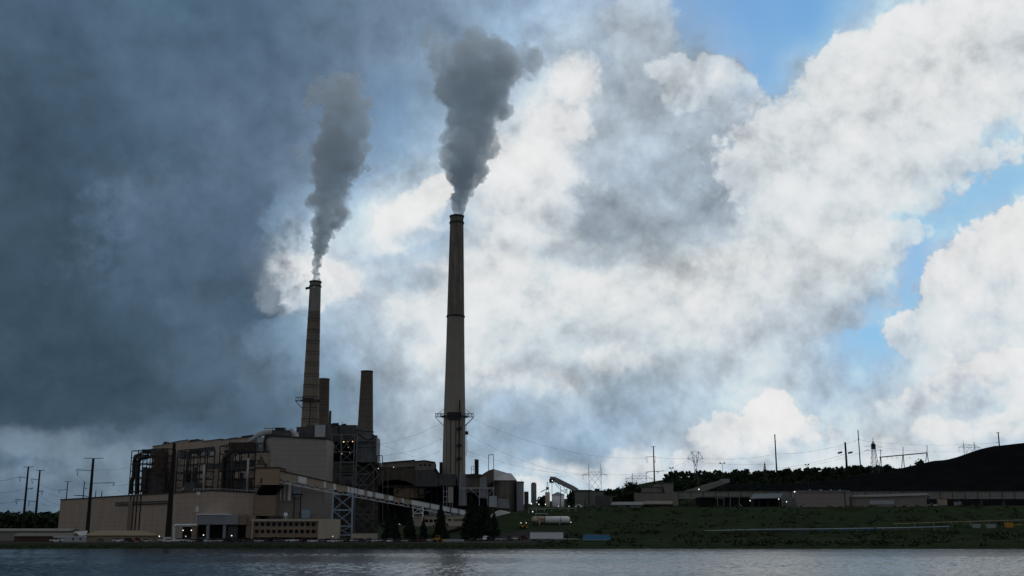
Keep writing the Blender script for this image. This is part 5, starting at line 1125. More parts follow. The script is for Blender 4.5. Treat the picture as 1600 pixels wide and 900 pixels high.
lamp_post(1049, 770, 731.5, 850, 2.2, 'floodlight mast above the taupe workshop, right of the tall dark pole')
lamp_post(1128.5, 775, 724, 845, 3.4, 'floodlight mast with wide twin heads between the lattice tower and the wooded hill')
lamp_post(1261, 770, 726.5, 845, 2.4, 'floodlight mast in front of the wooded hill, halfway along its ridge')
MBW = lambda: MB()
def lattice(px0, px1, yb, yt, Y, label, style):
    s = Y / F; c = P((px0 + px1) / 2, yt, Y); x0, x1 = X(px0, Y, yb), X(px1, Y, yb); xm = (x0 + x1) / 2; zb = Z(yb, Y); zt = c.z; zg = min(zb, ground_z(xm, Y)) - 1
    t = thing('lattice_tower', (xm, Y, zg), label, 'pylon', 'lattice transmission towers'); w = .17
    def legs(xb, xt, z0, z1, d0, d1, n):
        for sx in (-1, 1):
            for sy in (-1, 1): MB().bar((xm + sx * xb, Y + sy * d0, z0), (xm + sx * xt, Y + sy * d1, z1), w * 1.5).build('leg', TOWER, t)
        mb = MB()
        for k in range(n):
            f, g = k / n, (k + 1) / n; za, zc = z0 + (z1 - z0) * f, z0 + (z1 - z0) * g; a, b = xb + (xt - xb) * f, xb + (xt - xb) * g; da, db = d0 + (d1 - d0) * f, d0 + (d1 - d0) * g
            for sy in (-1, 1):
                mb.bar((xm - a, Y + sy * da, za), (xm + b, Y + sy * db, zc), w); mb.bar((xm + a, Y + sy * da, za), (xm - b, Y + sy * db, zc), w); mb.bar((xm - b, Y + sy * db, zc), (xm + b, Y + sy * db, zc), w)
            for sx in (-1, 1): mb.bar((xm + sx * a, Y - da, za), (xm + sx * b, Y + db, zc), w)
        mb.build('lattice', TOWER, t)
    hw = (x1 - x0) / 2
    if style == 'H':                                     # two-horned tower with a long cross arm
        zarm = zt - (zt - zb) * .42
        for sx in (-1, 1):
            MB().bar((xm + sx * hw, Y, zg), (xm + sx * hw, Y, zarm + 2), w * 1.8).build('leg', TOWER, t); MB().bar((xm + sx * hw, Y, zarm), (xm + sx * hw * .98, Y, zt), w * 1.5).build('horn', TOWER, t)
            MB().bar((xm + sx * hw * 1.15, Y, zarm - 1), (xm + sx * hw * .98, Y, zt), w).build('horn', TOWER, t)
        mb = MB()
        for k in range(6):
            a, b = -hw + 2 * hw * k / 6, -hw + 2 * hw * (k + 1) / 6; mb.bar((xm + a, Y, zarm + (2.4 if k % 2 else 0)), (xm + b, Y, zarm + (0 if k % 2 else 2.4)), w)
        mb.bar((xm - hw, Y, zarm), (xm + hw, Y, zarm), w * 1.3); mb.bar((xm - hw, Y, zarm + 2.4), (xm + hw, Y, zarm + 2.4), w)
        n = 4
        for k in range(n):
            f, g = k / n, (k + 1) / n; za, zc = zg + (zarm - zg) * f, zg + (zarm - zg) * g
            mb.bar((xm - hw, Y, za), (xm, Y, zc), w); mb.bar((xm + hw, Y, za), (xm, Y, zc), w); mb.bar((xm, Y, za), (xm - hw, Y, zc), w); mb.bar((xm, Y, za), (xm + hw, Y, zc), w)
        mb.build('lattice', TOWER, t)
        for sx in (-1, 1):
            mb = MB(); tip = Vector((xm + sx * hw * 2.05, Y, zarm - .3)); mb.bar((xm + sx * hw, Y, zarm + .6), tip, w * 1.4); mb.bar((xm + sx * hw, Y, zarm + 2.2), tip, w); mb.build('cross_arm', TOWER, t)
            MB().bar(tip, tip + Vector((sx * -1, 0, -3.5)), .14).build('insulator', WIRE, t)
    elif style == 'Y':                                   # slender waist, heart-shaped head
        zw = zb + (zt - zb) * .42; legs(hw * .95, hw * .22, zg, zw, hw * .95, hw * .22, 7)
        mb = MB(); hx = hw * 1.1
        for sy in (-.5, .5):
            for sx in (-1, 1):
                mb.bar((xm + sx * hw * .22, Y + sy, zw), (xm + sx * hw * .75, Y + sy, zt - 5), w * 1.3); mb.bar((xm + sx * hw * .05, Y + sy, zw + 2), (xm + sx * hw * .4, Y + sy, zt - 3), w)
                mb.bar((xm + sx * hw * .75, Y + sy, zt - 5), (xm + sx * hw * .95, Y + sy, zt), w); mb.bar((xm + sx * hw * .95, Y + sy, zt), (xm, Y + sy, zt - 4), w); mb.bar((xm + sx * hw * .75, Y + sy, zt - 5), (xm, Y + sy, zw + 3), w)
                tip = (xm + sx * hw * 2.1, Y + sy, zt - 5.5); mb.bar((xm + sx * hw * .95, Y + sy, zt), tip, w); mb.bar((xm + sx * hw * .6, Y + sy, zt - 8), tip, w); mb.bar((xm + sx * hw * .75, Y + sy, zt - 5), tip, w)
            mb.bar((xm - hw * .95, Y + sy, zt), (xm + hw * .95, Y + sy, zt), w); mb.bar((xm - hw * .75, Y + sy, zt - 5), (xm + hw * .75, Y + sy, zt - 5), w)
        mb.build('head_frame', TOWER, t)
        for sx in (-1, 1): MB().bar((xm + sx * hw * 2.1, Y, zt - 5.5), (xm + sx * hw * 1.9, Y, zt - 9), .14).build('insulator', WIRE, t)
    else:                                                # tapering mast
        legs(hw, hw * .16, zg, zt - (zt - zb) * .12, hw, hw * .16, 8)
        MB().bar((xm, Y, zt - (zt - zb) * .13), (xm, Y, zt), w * 2).build('spike', TOWER, t)
        if style == 'A':
            mb = MB(); z = zb + (zt - zb) * .72; mb.box(xm - hw * .42, xm + hw * .42, Y - 1.2, Y + 1.2, z - 2.2, z + 2.5); mb.build('equipment_box', DARK, t)
            for z, l in ((zb + (zt - zb) * .72, 1.9), (zb + (zt - zb) * .60, 2.0)):
                mb = MB(); mb.bar((xm - hw * l, Y, z), (xm + hw * l, Y, z - .4), w); mb.bar((xm - hw * .3, Y, z + 1.6), (xm - hw * l, Y, z), w); mb.bar((xm + hw * .3, Y, z + 1.6), (xm + hw * l, Y, z), w); mb.build('cross_arm', TOWER, t)
lattice(920.5, 939.5, 765, 725.5, 900, 'two horned lattice tower with a long cross arm behind the square grey green building', 'H')
lattice(988.5, 1010, 760, 739, 930, 'lower two horned lattice tower half sunk in dark trees, left of the tall dark pole', 'H')
lattice(1082, 1093.5, 752, 706, 950, 'slender lattice tower with a wide heart shaped head', 'Y')
lattice(1192, 1199, 742, 722, 1010, 'small grey lattice mast beside the bare armless pole', 'M')
lattice(1360, 1374.5, 734, 684, 1000, 'tall pointed pylon with a dark box near its top', 'A')
lattice(1507, 1524, 712, 690, 1030, 'horned lattice tower just showing over the coal pile crest', 'H')
for px, lab in ((148, 'left of two thin lattice masts over the low hall roof'), (157.5, 'right of two thin lattice masts over the low hall roof')): lattice(px - 1.6, px + 1.6, 790, 765.5, 900, lab, 'M')
t = thing('substation_gantry', (X(1412, 990), 990, 62), 'substation gantry with a long beam on three legs at the coal pile edge', 'gantry')
for px, y0, y1 in ((1376, 740, 702), (1411, 732, 698.5), (1448.5, 722, 695.5)):
    m_ = MB(); m_.bar(P(px - 2.2, y0, 990), P(px - .4, y1 + 13, 990), .5); m_.bar(P(px + 2.2, y0, 990), P(px + .4, y1 + 13, 990), .5); m_.bar(P(px, y1 + 15, 990), P(px, y1, 990), .4); m_.build('leg', TOWER, t)
mb = MB(); mb.bar(P(1374, 714.5, 990), P(1449, 707.5, 990), .9); mb.build('beam', DARK, t)
mb = MB()
for px in (1385, 1392, 1400, 1420): mb.bar(P(px, 714, 990), P(px + 3, 716.5, 990), .25)
mb.build('insulator', WIRE, t)
# wires
nw = 0
def wire(a, Ya, b, Yb, sag, label, r=.085, grp='overhead power lines'):
    r *= .75; p, q = P(*a, Ya), P(*b, Yb); n = 14; pts = [p.lerp(q, k / n) - Vector((0, 0, 4 * sag * (k / n) * (1 - k / n))) for k in range(n + 1)]
    o = MB().tube(pts, r, 4).build('power_line', WIRE, at=tuple(p.lerp(q, .5))); tag(o, label, 'power line', grp)
S = 'stack'
wire((739, 655), 765, (1009, 715.5), 880, 8, 'topmost wire falling from the tall chimney to the right', .075)
wire((733, 679), 765, (917, 741), 900, 6, 'middle wire falling from the tall chimney to the right', .075)
wire((728, 704), 765, (917, 742), 900, 4, 'lowest wire falling from the tall chimney to the right', .075)
wire((690, 661), 770, (589, 695), 725, 2, 'upper wire falling from the tall chimney to the third unit', .075)
wire((690, 686), 770, (600, 712), 735, 2, 'lower wire falling from the tall chimney to the third unit', .075)
wire((590, 692), 735, (690, 724), 775, 1.5, 'wire from the third unit down to the foot of the tall chimney', .065)
wire((690, 704), 770, (640, 720), 760, .6, 'short wire above the duct house roof', .065)
wire((939, 741), 900, (1021, 737), 880, 1.2, 'wire from the two horned tower to the tall dark pole', .07)
wire((790, 740), 900, (920, 742.5), 900, 1.5, 'faint level wire over the silo roof', .055)
wire((1024, 714.5), 880, (1082, 716), 950, .8, 'wire from the tall dark pole to the heart headed tower', .09)
wire((1099, 716.5), 950, (1211, 710), 1000, 2, 'wire from the heart headed tower to the bare pole', .09)
wire((1212, 709.5), 1000, (1340, 688), 1000, 3, 'wire sloping up from the bare pole to the thin tall pole', .09)
wire((1098, 723), 950, (1211, 725), 1000, 1, 'lower wire from the heart headed tower to the bare pole', .07)
wire((1037, 736), 880, (1192, 737.5), 1010, 1.5, 'long low wire from the tall dark pole across the trees', .065)
wire((1025, 738), 880, (1076, 719), 950, 1, 'wire slanting up to the heart headed tower', .06)
wire((1212, 732), 1000, (1321, 709), 1000, 2, 'thick low wire rising to the thick dark pole', .11)
wire((1195, 737), 1010, (1358, 703), 1000, 3, 'lowest wire rising from the small mast towards the pointed pylon', .09)
wire((1342, 686.5), 1000, (1362, 690), 1000, .6, 'short wire from the thin tall pole to the pointed pylon', .08)
wire((1372, 691), 1000, (1556, 691.5), 985, 2.5, 'upper wire from the pointed pylon to the coal pile pole', .07)
wire((1372, 699), 1000, (1508, 706), 1030, 1.5, 'lower wire from the pointed pylon over the coal pile', .07)
wire((1324, 705), 1000, (1358, 709), 1000, 1.5, 'slack wire between the thick dark pole and the pointed pylon', .07)
for k, (ya, yb_) in enumerate(((754, 745), (770, 766), (788, 782))):
    wire((-30, ya), 690, (31, yb_), 690, .8, ('upper', 'middle', 'lower')[k] + ' wire leaving the photo at the left from the left close pole', .10)
for k, (a, b) in enumerate((((62, 756), (94, 766)), ((64, 766), (104, 778)), ((58, 772), (94, 789)), ((62, 786), (92, 790)))):
    wire(a, 697, b, 880, 1.0, ('topmost', 'second', 'third', 'lowest')[k] + ' wire from the right close pole to the hall end', .085)
for k, (a, b) in enumerate((((147, 734), (203, 730)), ((176, 757), (203, 756)), ((182, 764), (203, 772)), ((124, 744), (140, 759)))):
    wire(a, 650, b, 790, .8, ('topmost wire from the biggest left pole to the far steel frame', 'middle wire from the biggest left pole to the far steel frame', 'lowest wire from the biggest left pole to the far steel frame', 'short hanging wire beside the biggest left pole')[k], .085)
for k, (px, Y, y0) in enumerate(((1037, 985, 710), (1303, 985, 708.5))): pass
for px, lab in ((1312.5, 'dark hanging spacer left of the thick dark pole'), (1328.5, 'dark hanging spacer right of the thick dark pole')):
    o = MB().hexa([P(px - 3.5, 709.5, 1000), P(px + 3.5, 708, 1000), P(px + 3.5, 708, 1002), P(px - 3.5, 709.5, 1002), P(px - 3.5, 706.5, 1000), P(px + 3.5, 705, 1000), P(px + 3.5, 705, 1002), P(px - 3.5, 706.5, 1002)]).build('line_spacer', STEELG, at=tuple(P(px, 707, 1001))); tag(o, lab, 'spacer')

# ================================================================ lamps
def lamp(px, py, Y, label, m=LAMP, r=.42, post=None):
    r *= .78
    p = P(px, py, Y); t = thing('lamp', p, label, 'lamp', 'lit lamps of the plant')
    MB().lathe([(.02, p.z - r), (r * .75, p.z - r * .7), (r, p.z), (r * .75, p.z + r * .7), (.02, p.z + r)], p.x, p.y, 10).build('bulb', m, t, smooth=True)
    MB().box(p.x - r * .8, p.x + r * .8, p.y - r * .2, p.y + r * 1.3, p.z + r * .95, p.z + r * 1.35).build('hood', DARK, t)
    MB().bar((p.x, p.y + r * 1.2, p.z + r), (p.x, p.y + r * 1.2, (p.z - .6) if not post else ground_z(p.x, p.y)), .12).build('bracket', DARK, t)
for px, py, Y, lab in ((249, 838, 628, 'white lamp at the right end of the tan shed'), (286, 828.6, 645, 'white lamp left on the pipe portal doorway'), (299, 828.6, 644, 'white lamp right on the pipe portal doorway'), (290.3, 838, 640, 'low white lamp below the pipe portal'), (318, 836, 641, 'white lamp at the left pillar of the grey annex'), (362, 837, 641, 'white lamp at the right bay of the grey annex'),
    (830, 787, 733, 'brightest white lamp at the foot of the slim grey silo'), (842, 788, 734, 'white lamp between the slim silo and the tan silo'), (852.3, 788, 734, 'white lamp at the tan silo'), (863, 751, 743, 'white lamp on the drop chute of the inclined conveyor'), (872.5, 791, 731, 'small lamp at the base of the white tank'), (889, 791, 733, 'small lamp right of the white tank'),
    (832.3, 799.5, 700, 'white lamp on the bank above the horizontal tank'), (814, 817, 652, 'lamp on the yellow machine by the horizontal tank'), (822.2, 817, 653, 'small lamp right of the yellow machine'), (892, 816, 660, 'small lamp at the right end of the horizontal tank'),
    (1092, 764.5, 800, 'bright white lamp left of the rising gallery'), (1172, 782.3, 735, 'white lamp at the left end of the blue grey canopy'), (1216.8, 779.8, 733, 'white lamp under the right end of the blue grey canopy'), (1229, 784, 733, 'white lamp on the grey wall beside the canopy'), (1241.6, 768.3, 733, 'bright white lamp on a post left of the mauve grey store'), (1157, 790, 735, 'small low lamp in the dark open bay'),
    (591, 732, 712, 'pale lamp below the gantry frame of the third unit'), (615, 730, 741, 'pale lamp on the sooty duct house'), (520, 838, 640, 'small lamp at the right end of the office block')):
    sm_ = any(w in lab for w in ('small', 'low ', 'pale')); lamp(px, py, Y, lab, LAMP, .27 if sm_ else (.55 if 'bright' in lab else .40), post=px == 1241.6)
for px, py, r_, lab in ((537, 690.6, .5, 'left of three sodium lamps in a row high in the third unit'), (544, 690.3, .42, 'middle of three sodium lamps in a row high in the third unit'), (551, 689.8, .42, 'right of three sodium lamps in a row high in the third unit'), (534, 708.8, .38, 'sodium lamp alone below the row of three'), (544, 699, .2, 'faint sodium lamp just below the row of three'), (546.5, 707.5, .18, 'faintest sodium lamp deep in the third unit')):
    lamp(px, py, 716, lab, LAMPY, r_)

# ================================================================ vehicles
CARM = {}
def paint(c):
    k = 'paint_' + c
    cols = dict(white=(.86, .87, .88), silver=(.52, .54, .56), grey=(.16, .17, .18), dark=(.025, .027, .032), blue=(.04, .09, .22), red=(.22, .035, .03), maroon=(.12, .03, .025), tan=(.32, .26, .18), green=(.04, .07, .05))
    return mat(k, cols[c], .22, var=.03, spec=.6)
SHAPES = {'sedan': (4.6, [(-2.3, .35), (-2.3, .85), (-1.5, .95), (1.1, .95), (2.2, .8), (2.3, .35)], [(-1.6, .94), (-1.0, 1.45), (.3, 1.45), (1.1, .94)], (-1.4, 1.4), .33),
          'suv': (4.7, [(-2.35, .4), (-2.35, 1.05), (1.0, 1.08), (2.2, .98), (2.35, .4)], [(-2.3, 1.04), (-2.1, 1.75), (.4, 1.75), (1.05, 1.06)], (-1.45, 1.45), .38),
          'pickup': (5.6, [(-2.8, .5), (-2.8, 1.1), (1.4, 1.12), (2.7, 1.05), (2.8, .5)], [(-.6, 1.1), (-.5, 1.82), (.9, 1.82), (1.5, 1.1)], (-1.8, 1.8), .42),
          'van': (5.4, [(-2.7, .45), (-2.7, 1.3), (2.0, 1.3), (2.65, 1.0), (2.7, .45)], [(-2.68, 1.28), (-2.6, 2.25), (1.3, 2.2), (2.05, 1.28)], (-1.75, 1.8), .38)}
def car_parts(kind, colr):
    key = (kind, colr)
    if key in CARM: return CARM[key]
    L_, bp_, cp_, wx, wr = SHAPES[kind]; W = .88
    def prof(poly, w, inset=0.0):
        mb = MB(); n = len(poly); zs = [p[1] for p in poly]; hi = max(zs); lo = min(zs)
        f = lambda z: w - inset * (z - lo) / max(hi - lo, .01)
        mb.add([(p[0], -f(p[1]), p[1]) for p in poly] + [(p[0], f(p[1]), p[1]) for p in poly], [tuple(range(n)), tuple(range(n, 2 * n))[::-1]] + [(i, n + i, n + (i + 1) % n, (i + 1) % n) for i in range(n)]); return mb
    body = prof(bp_, W)
    if kind == 'van': body.v += prof([(a * .995, b) for a, b in cp_], W - .02, .12).v; k = len(bp_) * 2; n = len(cp_); body.f += [tuple(k + i for i in f) for f in prof(cp_, 1).f]
    objs = [('body', body.build('body', paint(colr)))]
    gl = prof(cp_, W - .04, .16) if kind != 'van' else prof([(.6, 1.45), (.65, 2.05), (1.38, 2.05), (1.95, 1.4)], W + .02, .1)
    objs.append(('windows', gl.build('windows', GLASS)))
    if kind != 'van':
        top = max(p[1] for p in cp_); xs_ = [p[0] for p in cp_ if p[1] > top - .05]
        objs.append(('roof', MB().box(min(xs_) - .05, max(xs_) + .05, -W + .18, W - .18, top - .02, top + .05).build('roof', paint(colr))))
    for wxx in wx:
        for s in (-1, 1):
            w = MB().lathe([(.05, -.11), (wr, -.11), (wr, .11), (.05, .11)], 0, 0, 14); w.v = [Vector((wxx + p.x, s * (W - .08) + p.z, wr + p.y)) for p in w.v]; objs.append(('wheel', w.build('wheel', RUBBER)))
    CARM[key] = [o for _, o in objs]; 
    for o in CARM[key]: o['_used'] = 0
    return CARM[key]
VEH = [ # column, distance, kind, colour, turn
 (92, 612, 'pickup', 'white', 4), (160, 614, 'sedan', 'grey', 80), (188, 612, 'suv', 'white', 20), (201, 614, 'suv', 'dark', 25), (217, 613, 'pickup', 'red', 5), (232, 614, 'sedan', 'silver', 30),
 (260, 612, 'van', 'silver', 0), (267, 604, 'sedan', 'white', 12), (281, 611, 'pickup', 'white', 5), (294, 613, 'suv', 'silver', 50), (304, 605, 'sedan', 'silver', 70), (316, 606, 'suv', 'dark', 80), (329, 604, 'sedan', 'silver', 60),
 (308, 624, 'sedan', 'grey', 20), (320, 622, 'suv', 'white', 30), (334, 614, 'sedan', 'blue', 25), (346, 613, 'sedan', 'silver', 15), (360, 614, 'suv', 'dark', 40), (372, 613, 'pickup', 'dark', 10), (340, 625, 'suv', 'blue', 30), (354, 626, 'sedan', 'dark', 20), (380, 625, 'sedan', 'grey', 10),
 (392, 615, 'sedan', 'dark', 20), (407, 614, 'sedan', 'silver', 15), (421, 616, 'suv', 'dark', 35), (436, 615, 'suv', 'grey', 60), (458, 611, 'pickup', 'white', 25), (476, 615, 'suv', 'maroon', 60), (490, 611, 'sedan', 'white', 15), (505, 615, 'sedan', 'grey', 30),
 (512, 617, 'suv', 'blue', 40), (521, 612, 'sedan', 'white', 20), (535, 614, 'suv', 'silver', 55), (546, 616, 'pickup', 'dark', 65), (556, 612, 'pickup', 'silver', 60), (566, 611, 'suv', 'dark', 85), (577, 614, 'suv', 'grey', 70), (584, 616, 'sedan', 'white', 20), (593, 611, 'pickup', 'silver', 70), (602, 614, 'sedan', 'grey', 40), (611, 611, 'suv', 'white', 75), (622, 613, 'suv', 'dark', 75),
 (635, 615, 'sedan', 'silver', 30), (646, 612, 'suv', 'dark', 60), (659, 611, 'pickup', 'maroon', 50), (671, 614, 'sedan', 'silver', 20), (739, 613, 'suv', 'dark', 70), (751, 612, 'suv', 'grey', 75), (759, 613, 'van', 'silver', 80), (767, 614, 'suv', 'dark', 60), (782, 612, 'sedan', 'silver', 15),
 (796, 611, 'suv', 'dark', 80), (805, 614, 'sedan', 'white', 15), (817, 613, 'pickup', 'maroon', 60), (1457, 741, 'pickup', 'white', 5)]
ANCH = [(60, 'dark brown shed'), (108, 'pale blue grey site trailer'), (186, 'tan storage shed'), (258, 'thick dark mast'), (289, 'pipe portal'), (345, 'grey annex on pillars'), (446, 'windowed front of the office block'), (512, 'blank end of the office block'), (535, 'trestle tower'), (572, 'low pale wall'), (612, 'leftmost spruces'), (640, 'narrow spruce left of the yellow loader'), (664, 'yellow loader'), (745, 'big twin spruces'), (790, 'grass between the spruces and the white trailer'), (825, 'white box trailer'), (1457, 'long low store on the bank')]
CN = dict(white='white', silver='silver', grey='grey', dark='black', blue='dark blue', red='red', maroon='dark red', tan='tan', green='green')
seen = {}
for (px, Y, kind, colr, rz) in VEH:
    a = min(ANCH, key=lambda q: abs(q[0] - px))[1]; seen.setdefault((kind, colr, a), []).append((px, Y))
for i, (px, Y, kind, colr, rz) in enumerate(VEH):
    a = min(ANCH, key=lambda q: abs(q[0] - px))[1]; same = sorted(seen[(kind, colr, a)]); rel = 'in front of'
    lab = f'{CN[colr]} {"car" if kind == "sedan" else kind} parked {rel} the {a}'
    if len(same) > 1: k = same.index((px, Y)); lab += ', ' + (('left' if k == 0 else 'right') + ' of two' if len(same) == 2 else ('leftmost', 'middle', 'rightmost')[k] + ' of three')
    x = X(px, Y); name = {'sedan': 'parked_car', 'suv': 'parked_car', 'pickup': 'pickup_truck', 'van': 'parked_van'}[kind]
    t = thing(name, (x, Y, ground_z(x, Y) + .13), lab, {'sedan': 'car', 'suv': 'car', 'pickup': 'pickup', 'van': 'van'}[kind], 'vehicles parked along the shore', R(rz + (180 if i % 3 == 0 else 0)))
    t.scale = (1.2, 1.2, 1.2)
    for o in car_parts(kind, colr):
        if o['_used'] == 0: c = o; o['_used'] = 1
        else: c = o.copy(); COL.objects.link(c)
        c.location = (0, 0, 0); c.parent = t
for o in bpy.data.objects:
    if '_used' in o.keys(): del o['_used']

# ================================================================ trees and undergrowth
LEAF = mat('spruce_needles', (.036, .050, .042), 1.0, spec=.03, var=.5, scale=.6)
LEAF2 = mat('broad_leaves', (.036, .058, .034), 1.0, spec=.03, var=.5, scale=.35)
BARK = mat('bark', (.05, .04, .032), .95, var=.3, scale=1.5)
def quad(mb, c, u, v): mb.add([c - u - v, c + u - v, c + u + v, c - u + v], [(0, 1, 2, 3)])
def spruce(h, rad_, seed, loc, label, group):
    r = random.Random(seed); t = thing('spruce_tree', loc, label, 'tree', group); x, y, z = loc
    MB().tube([(x, y, z - .5), (x, y, z + h * .97)], [h * .016, .03], 7).build('trunk', BARK, t)
    mb = MB(); tiers = int(h * 1.9)
    for k in range(tiers):
        f = k / tiers; zz = z + h * (.06 + .92 * f); rr = rad_ * (1 - f) ** .85 * r.uniform(.75, 1.15) + .15; nb = max(5, int(13 * (1 - f) + 4)); a0 = r.random() * 6.28
        for b in range(nb):
            a = a0 + 6.283 * b / nb + r.uniform(-.25, .25); L = rr * r.uniform(.6, 1.15); d = Vector((math.cos(a), math.sin(a), 0)); n = Vector((-d.y, d.x, 0))
            for s in range(4):
                g = (s + .6) / 4; c = Vector((x, y, zz)) + d * L * g + Vector((0, 0, -L * .35 * g * g + r.uniform(-.12, .12)))
                quad(mb, c, (d * L * .17 + Vector((0, 0, -L * .08 * g))), n * (.16 + .22 * (1 - g)) * r.uniform(.8, 1.5) * (1 + rr * .12) + Vector((0, 0, r.uniform(-.16, .16))))
                quad(mb, c + Vector((0, 0, -.2)), d * L * .10 + n * r.uniform(-.2, .2), Vector((0, 0, .22 + .1 * rr * .3)))
    mb.build('crown', LEAF, t); return t
def on_g(px, Y): x = X(px, Y); return (x, Y, ground_z(x, Y))
for i, (px, Y, ytop, w, lab) in enumerate((
    (607, 640, 792, 10, 'dark broad spruce at the left end of the spruce row'), (618, 634, 797, 9, 'shorter dark spruce leaning into the leftmost broad one'), (641, 636, 786, 10, 'narrow dark spruce left of the gap below the white bent'), (662, 632, 806, 7, 'smallest spruce, between the two pointed ones'), (689, 628, 781, 12, 'pointed spruce standing before the beige workshop'), (735, 630, 765, 14, 'tallest spruce, left of the dense pair'), (757, 632, 775, 15, 'broad spruce, right of the dense pair'), (772, 636, 797, 9, 'low spruce at the right edge of the dense pair'), (748, 640, 790, 10, 'spruce filling the middle of the dense pair'))):
    loc = on_g(px, Y); h = Z(ytop, Y) - loc[2]; spruce(h, w * 1.2 * Y / F, 40 + i, loc, lab, 'spruces along the lot')
def broad_mesh(mb, x, y, z, h, w, r, n, s0):
    for k in range(max(4, int(n / 14))):
        a = r.random() * 6.283; q = r.random() ** .5; cz = z + h * r.uniform(.32, .95); ww = w * (1 - abs((cz - z) / h - .55) * 1.2) * q
        c0 = Vector((x + math.cos(a) * ww, y + math.sin(a) * ww, cz)); cr = h * r.uniform(.07, .13)
        for _ in range(14):
            v = Vector((r.gauss(0, 1), r.gauss(0, 1), r.gauss(0, .8))) * cr * .7; u = Vector((r.uniform(-1, 1), r.uniform(-1, 1), r.uniform(-1, 1))).normalized(); p = u.cross(Vector((r.uniform(-1, 1), r.uniform(-1, 1), r.uniform(-1, 1)))).normalized(); s = s0 * r.uniform(.6, 1.3)
            quad(mb, c0 + v, u * s, p * s)
def broad(px, Y, ytop, wpx, seed, label, group):
    r = random.Random(seed); loc = on_g(px, Y); h = max((Z(ytop, Y) - loc[2]) * .9, 4); t = thing('broadleaf_tree', loc, label, 'tree', group); x, y, z = loc; w = wpx * Y / F
    mb = MB(); mb.tube([(x, y, z - .5), (x, y, z + h * .75)], [h * .025, .06], 6)
    for k in range(5): a = r.random() * 6.28; mb.tube([(x, y, z + h * (.25 + k * .1)), (x + math.cos(a) * w * .5, y + math.sin(a) * w * .5, z + h * (.45 + k * .1))], [.14, .05], 5)
    mb.build('trunk', BARK, t); mb = MB(); broad_mesh(mb, x, y, z, h, w, r, 420, .42 + h * .012); mb.build('crown', LEAF2, t)
TR = [(848, 770, 772, 9, 'tree between the slim silo and the tan silo'), (893, 775, 770, 8, 'tree directly behind the white tank, right of it'), (899, 780, 761, 9, 'tree at the low end of the inclined conveyor'), (948, 790, 763, 7, 'small tree right of the two horned tower'), (957, 800, 762, 8, 'pointed tree over the dark lean-to roof'), (964, 805, 758, 7, 'slim tree second left of the dark copse'), (976, 810, 763, 8, 'tree at the left foot of the dark copse'), (984, 815, 752, 10, 'round tree in the dark copse'), (993, 815, 752, 11, 'tall round tree at the copse peak'), (1003, 820, 759, 10, 'tree sloping down right of the copse peak'), (1030, 850, 750, 10, 'tree behind the taupe workshop roof'), (1042, 850, 752, 9, 'tree at the taupe workshop tower'), (1049, 855, 743, 7, 'tall slim tree beside the floodlight mast'), (1062, 860, 745, 12, 'wide tree right of the floodlight mast'), (1074, 862, 752, 10, 'low tree left of the heart headed tower'), (1084, 864, 746, 9, 'tree at the feet of the heart headed tower'), (1098, 866, 756, 10, 'low tree right of the heart headed tower'), (1112, 880, 752, 10, 'tree at the left foot of the wooded hill'),
      (1133, 960, 742, 8, 'ridge tree just right of the twin headed floodlight mast'), (1142, 965, 740, 7, 'second ridge tree right of the twin headed floodlight mast'), (1154, 1000, 739, 7, 'ridge tree left of the lone pine'), (1170, 1010, 731, 5, 'lone tall ridge tree left of the small lattice mast'), (1184, 1010, 735, 5, 'slim ridge tree between the lone tall one and the small mast'), (1199, 1015, 733, 7, 'ridge tree at the small lattice mast'), (1222, 1020, 733, 8, 'ridge tree right of the bare pole'), (1233, 1020, 730, 8, 'ridge tree at the hill crest left end'), (1252, 1025, 730, 8, 'ridge tree at the third floodlight mast'), (1278, 1030, 729, 7, 'ridge tree at mid crest'), (1295, 1030, 731, 8, 'ridge tree left of the thick dark pole'), (1333, 1030, 729, 8, 'ridge tree between the two dark poles'), (1352, 1030, 728, 8, 'ridge tree at the pointed pylon'), (1392, 1030, 725, 9, 'ridge tree under the substation gantry beam'), (1438, 1010, 718, 8, 'dark tree at the right leg of the substation gantry'), (1446, 1010, 715, 5, 'last tree at the coal pile edge')]
for i, (px, Y, yt, w, lab) in enumerate(TR): broad(px, Y, yt, w, 300 + i, lab, 'trees behind the right bank')
# the woods that read as one mass
r = random.Random(5); mb = MB()
for k in range(620):
    px = r.uniform(1040, 1420); Y = r.uniform(900, 1080); x = X(px, Y, 740); z = ground_z(x, Y) - 1
    broad_mesh(mb, x, Y, z, r.uniform(4.5, 8), r.uniform(3, 5.5), r, 85, .8)
o = mb.build('hill_wood', LEAF2, at=(X(1230, 1000), 1000, 60)); tag(o, 'dense dark green wood covering the hill left of the coal pile', 'wood', kind='stuff')
mb = MB()
for k in range(420):
    px = r.uniform(-160, 700) if k % 2 else r.uniform(-60, 110); Y = r.uniform(1350, 1600); x = X(px, Y, 810); z = ground_z(x, Y) - 1; hh = max(Z(r.uniform(801.5, 812), Y) - z, 12)
    broad_mesh(mb, x, Y, z, hh, r.uniform(6, 10), r, 90, 2.0)
o = mb.build('far_wood', LEAF2, at=(X(40, 1450), 1450, 5)); tag(o, 'distant dark wood along the horizon at the far left', 'wood', kind='stuff')
mb = MB()
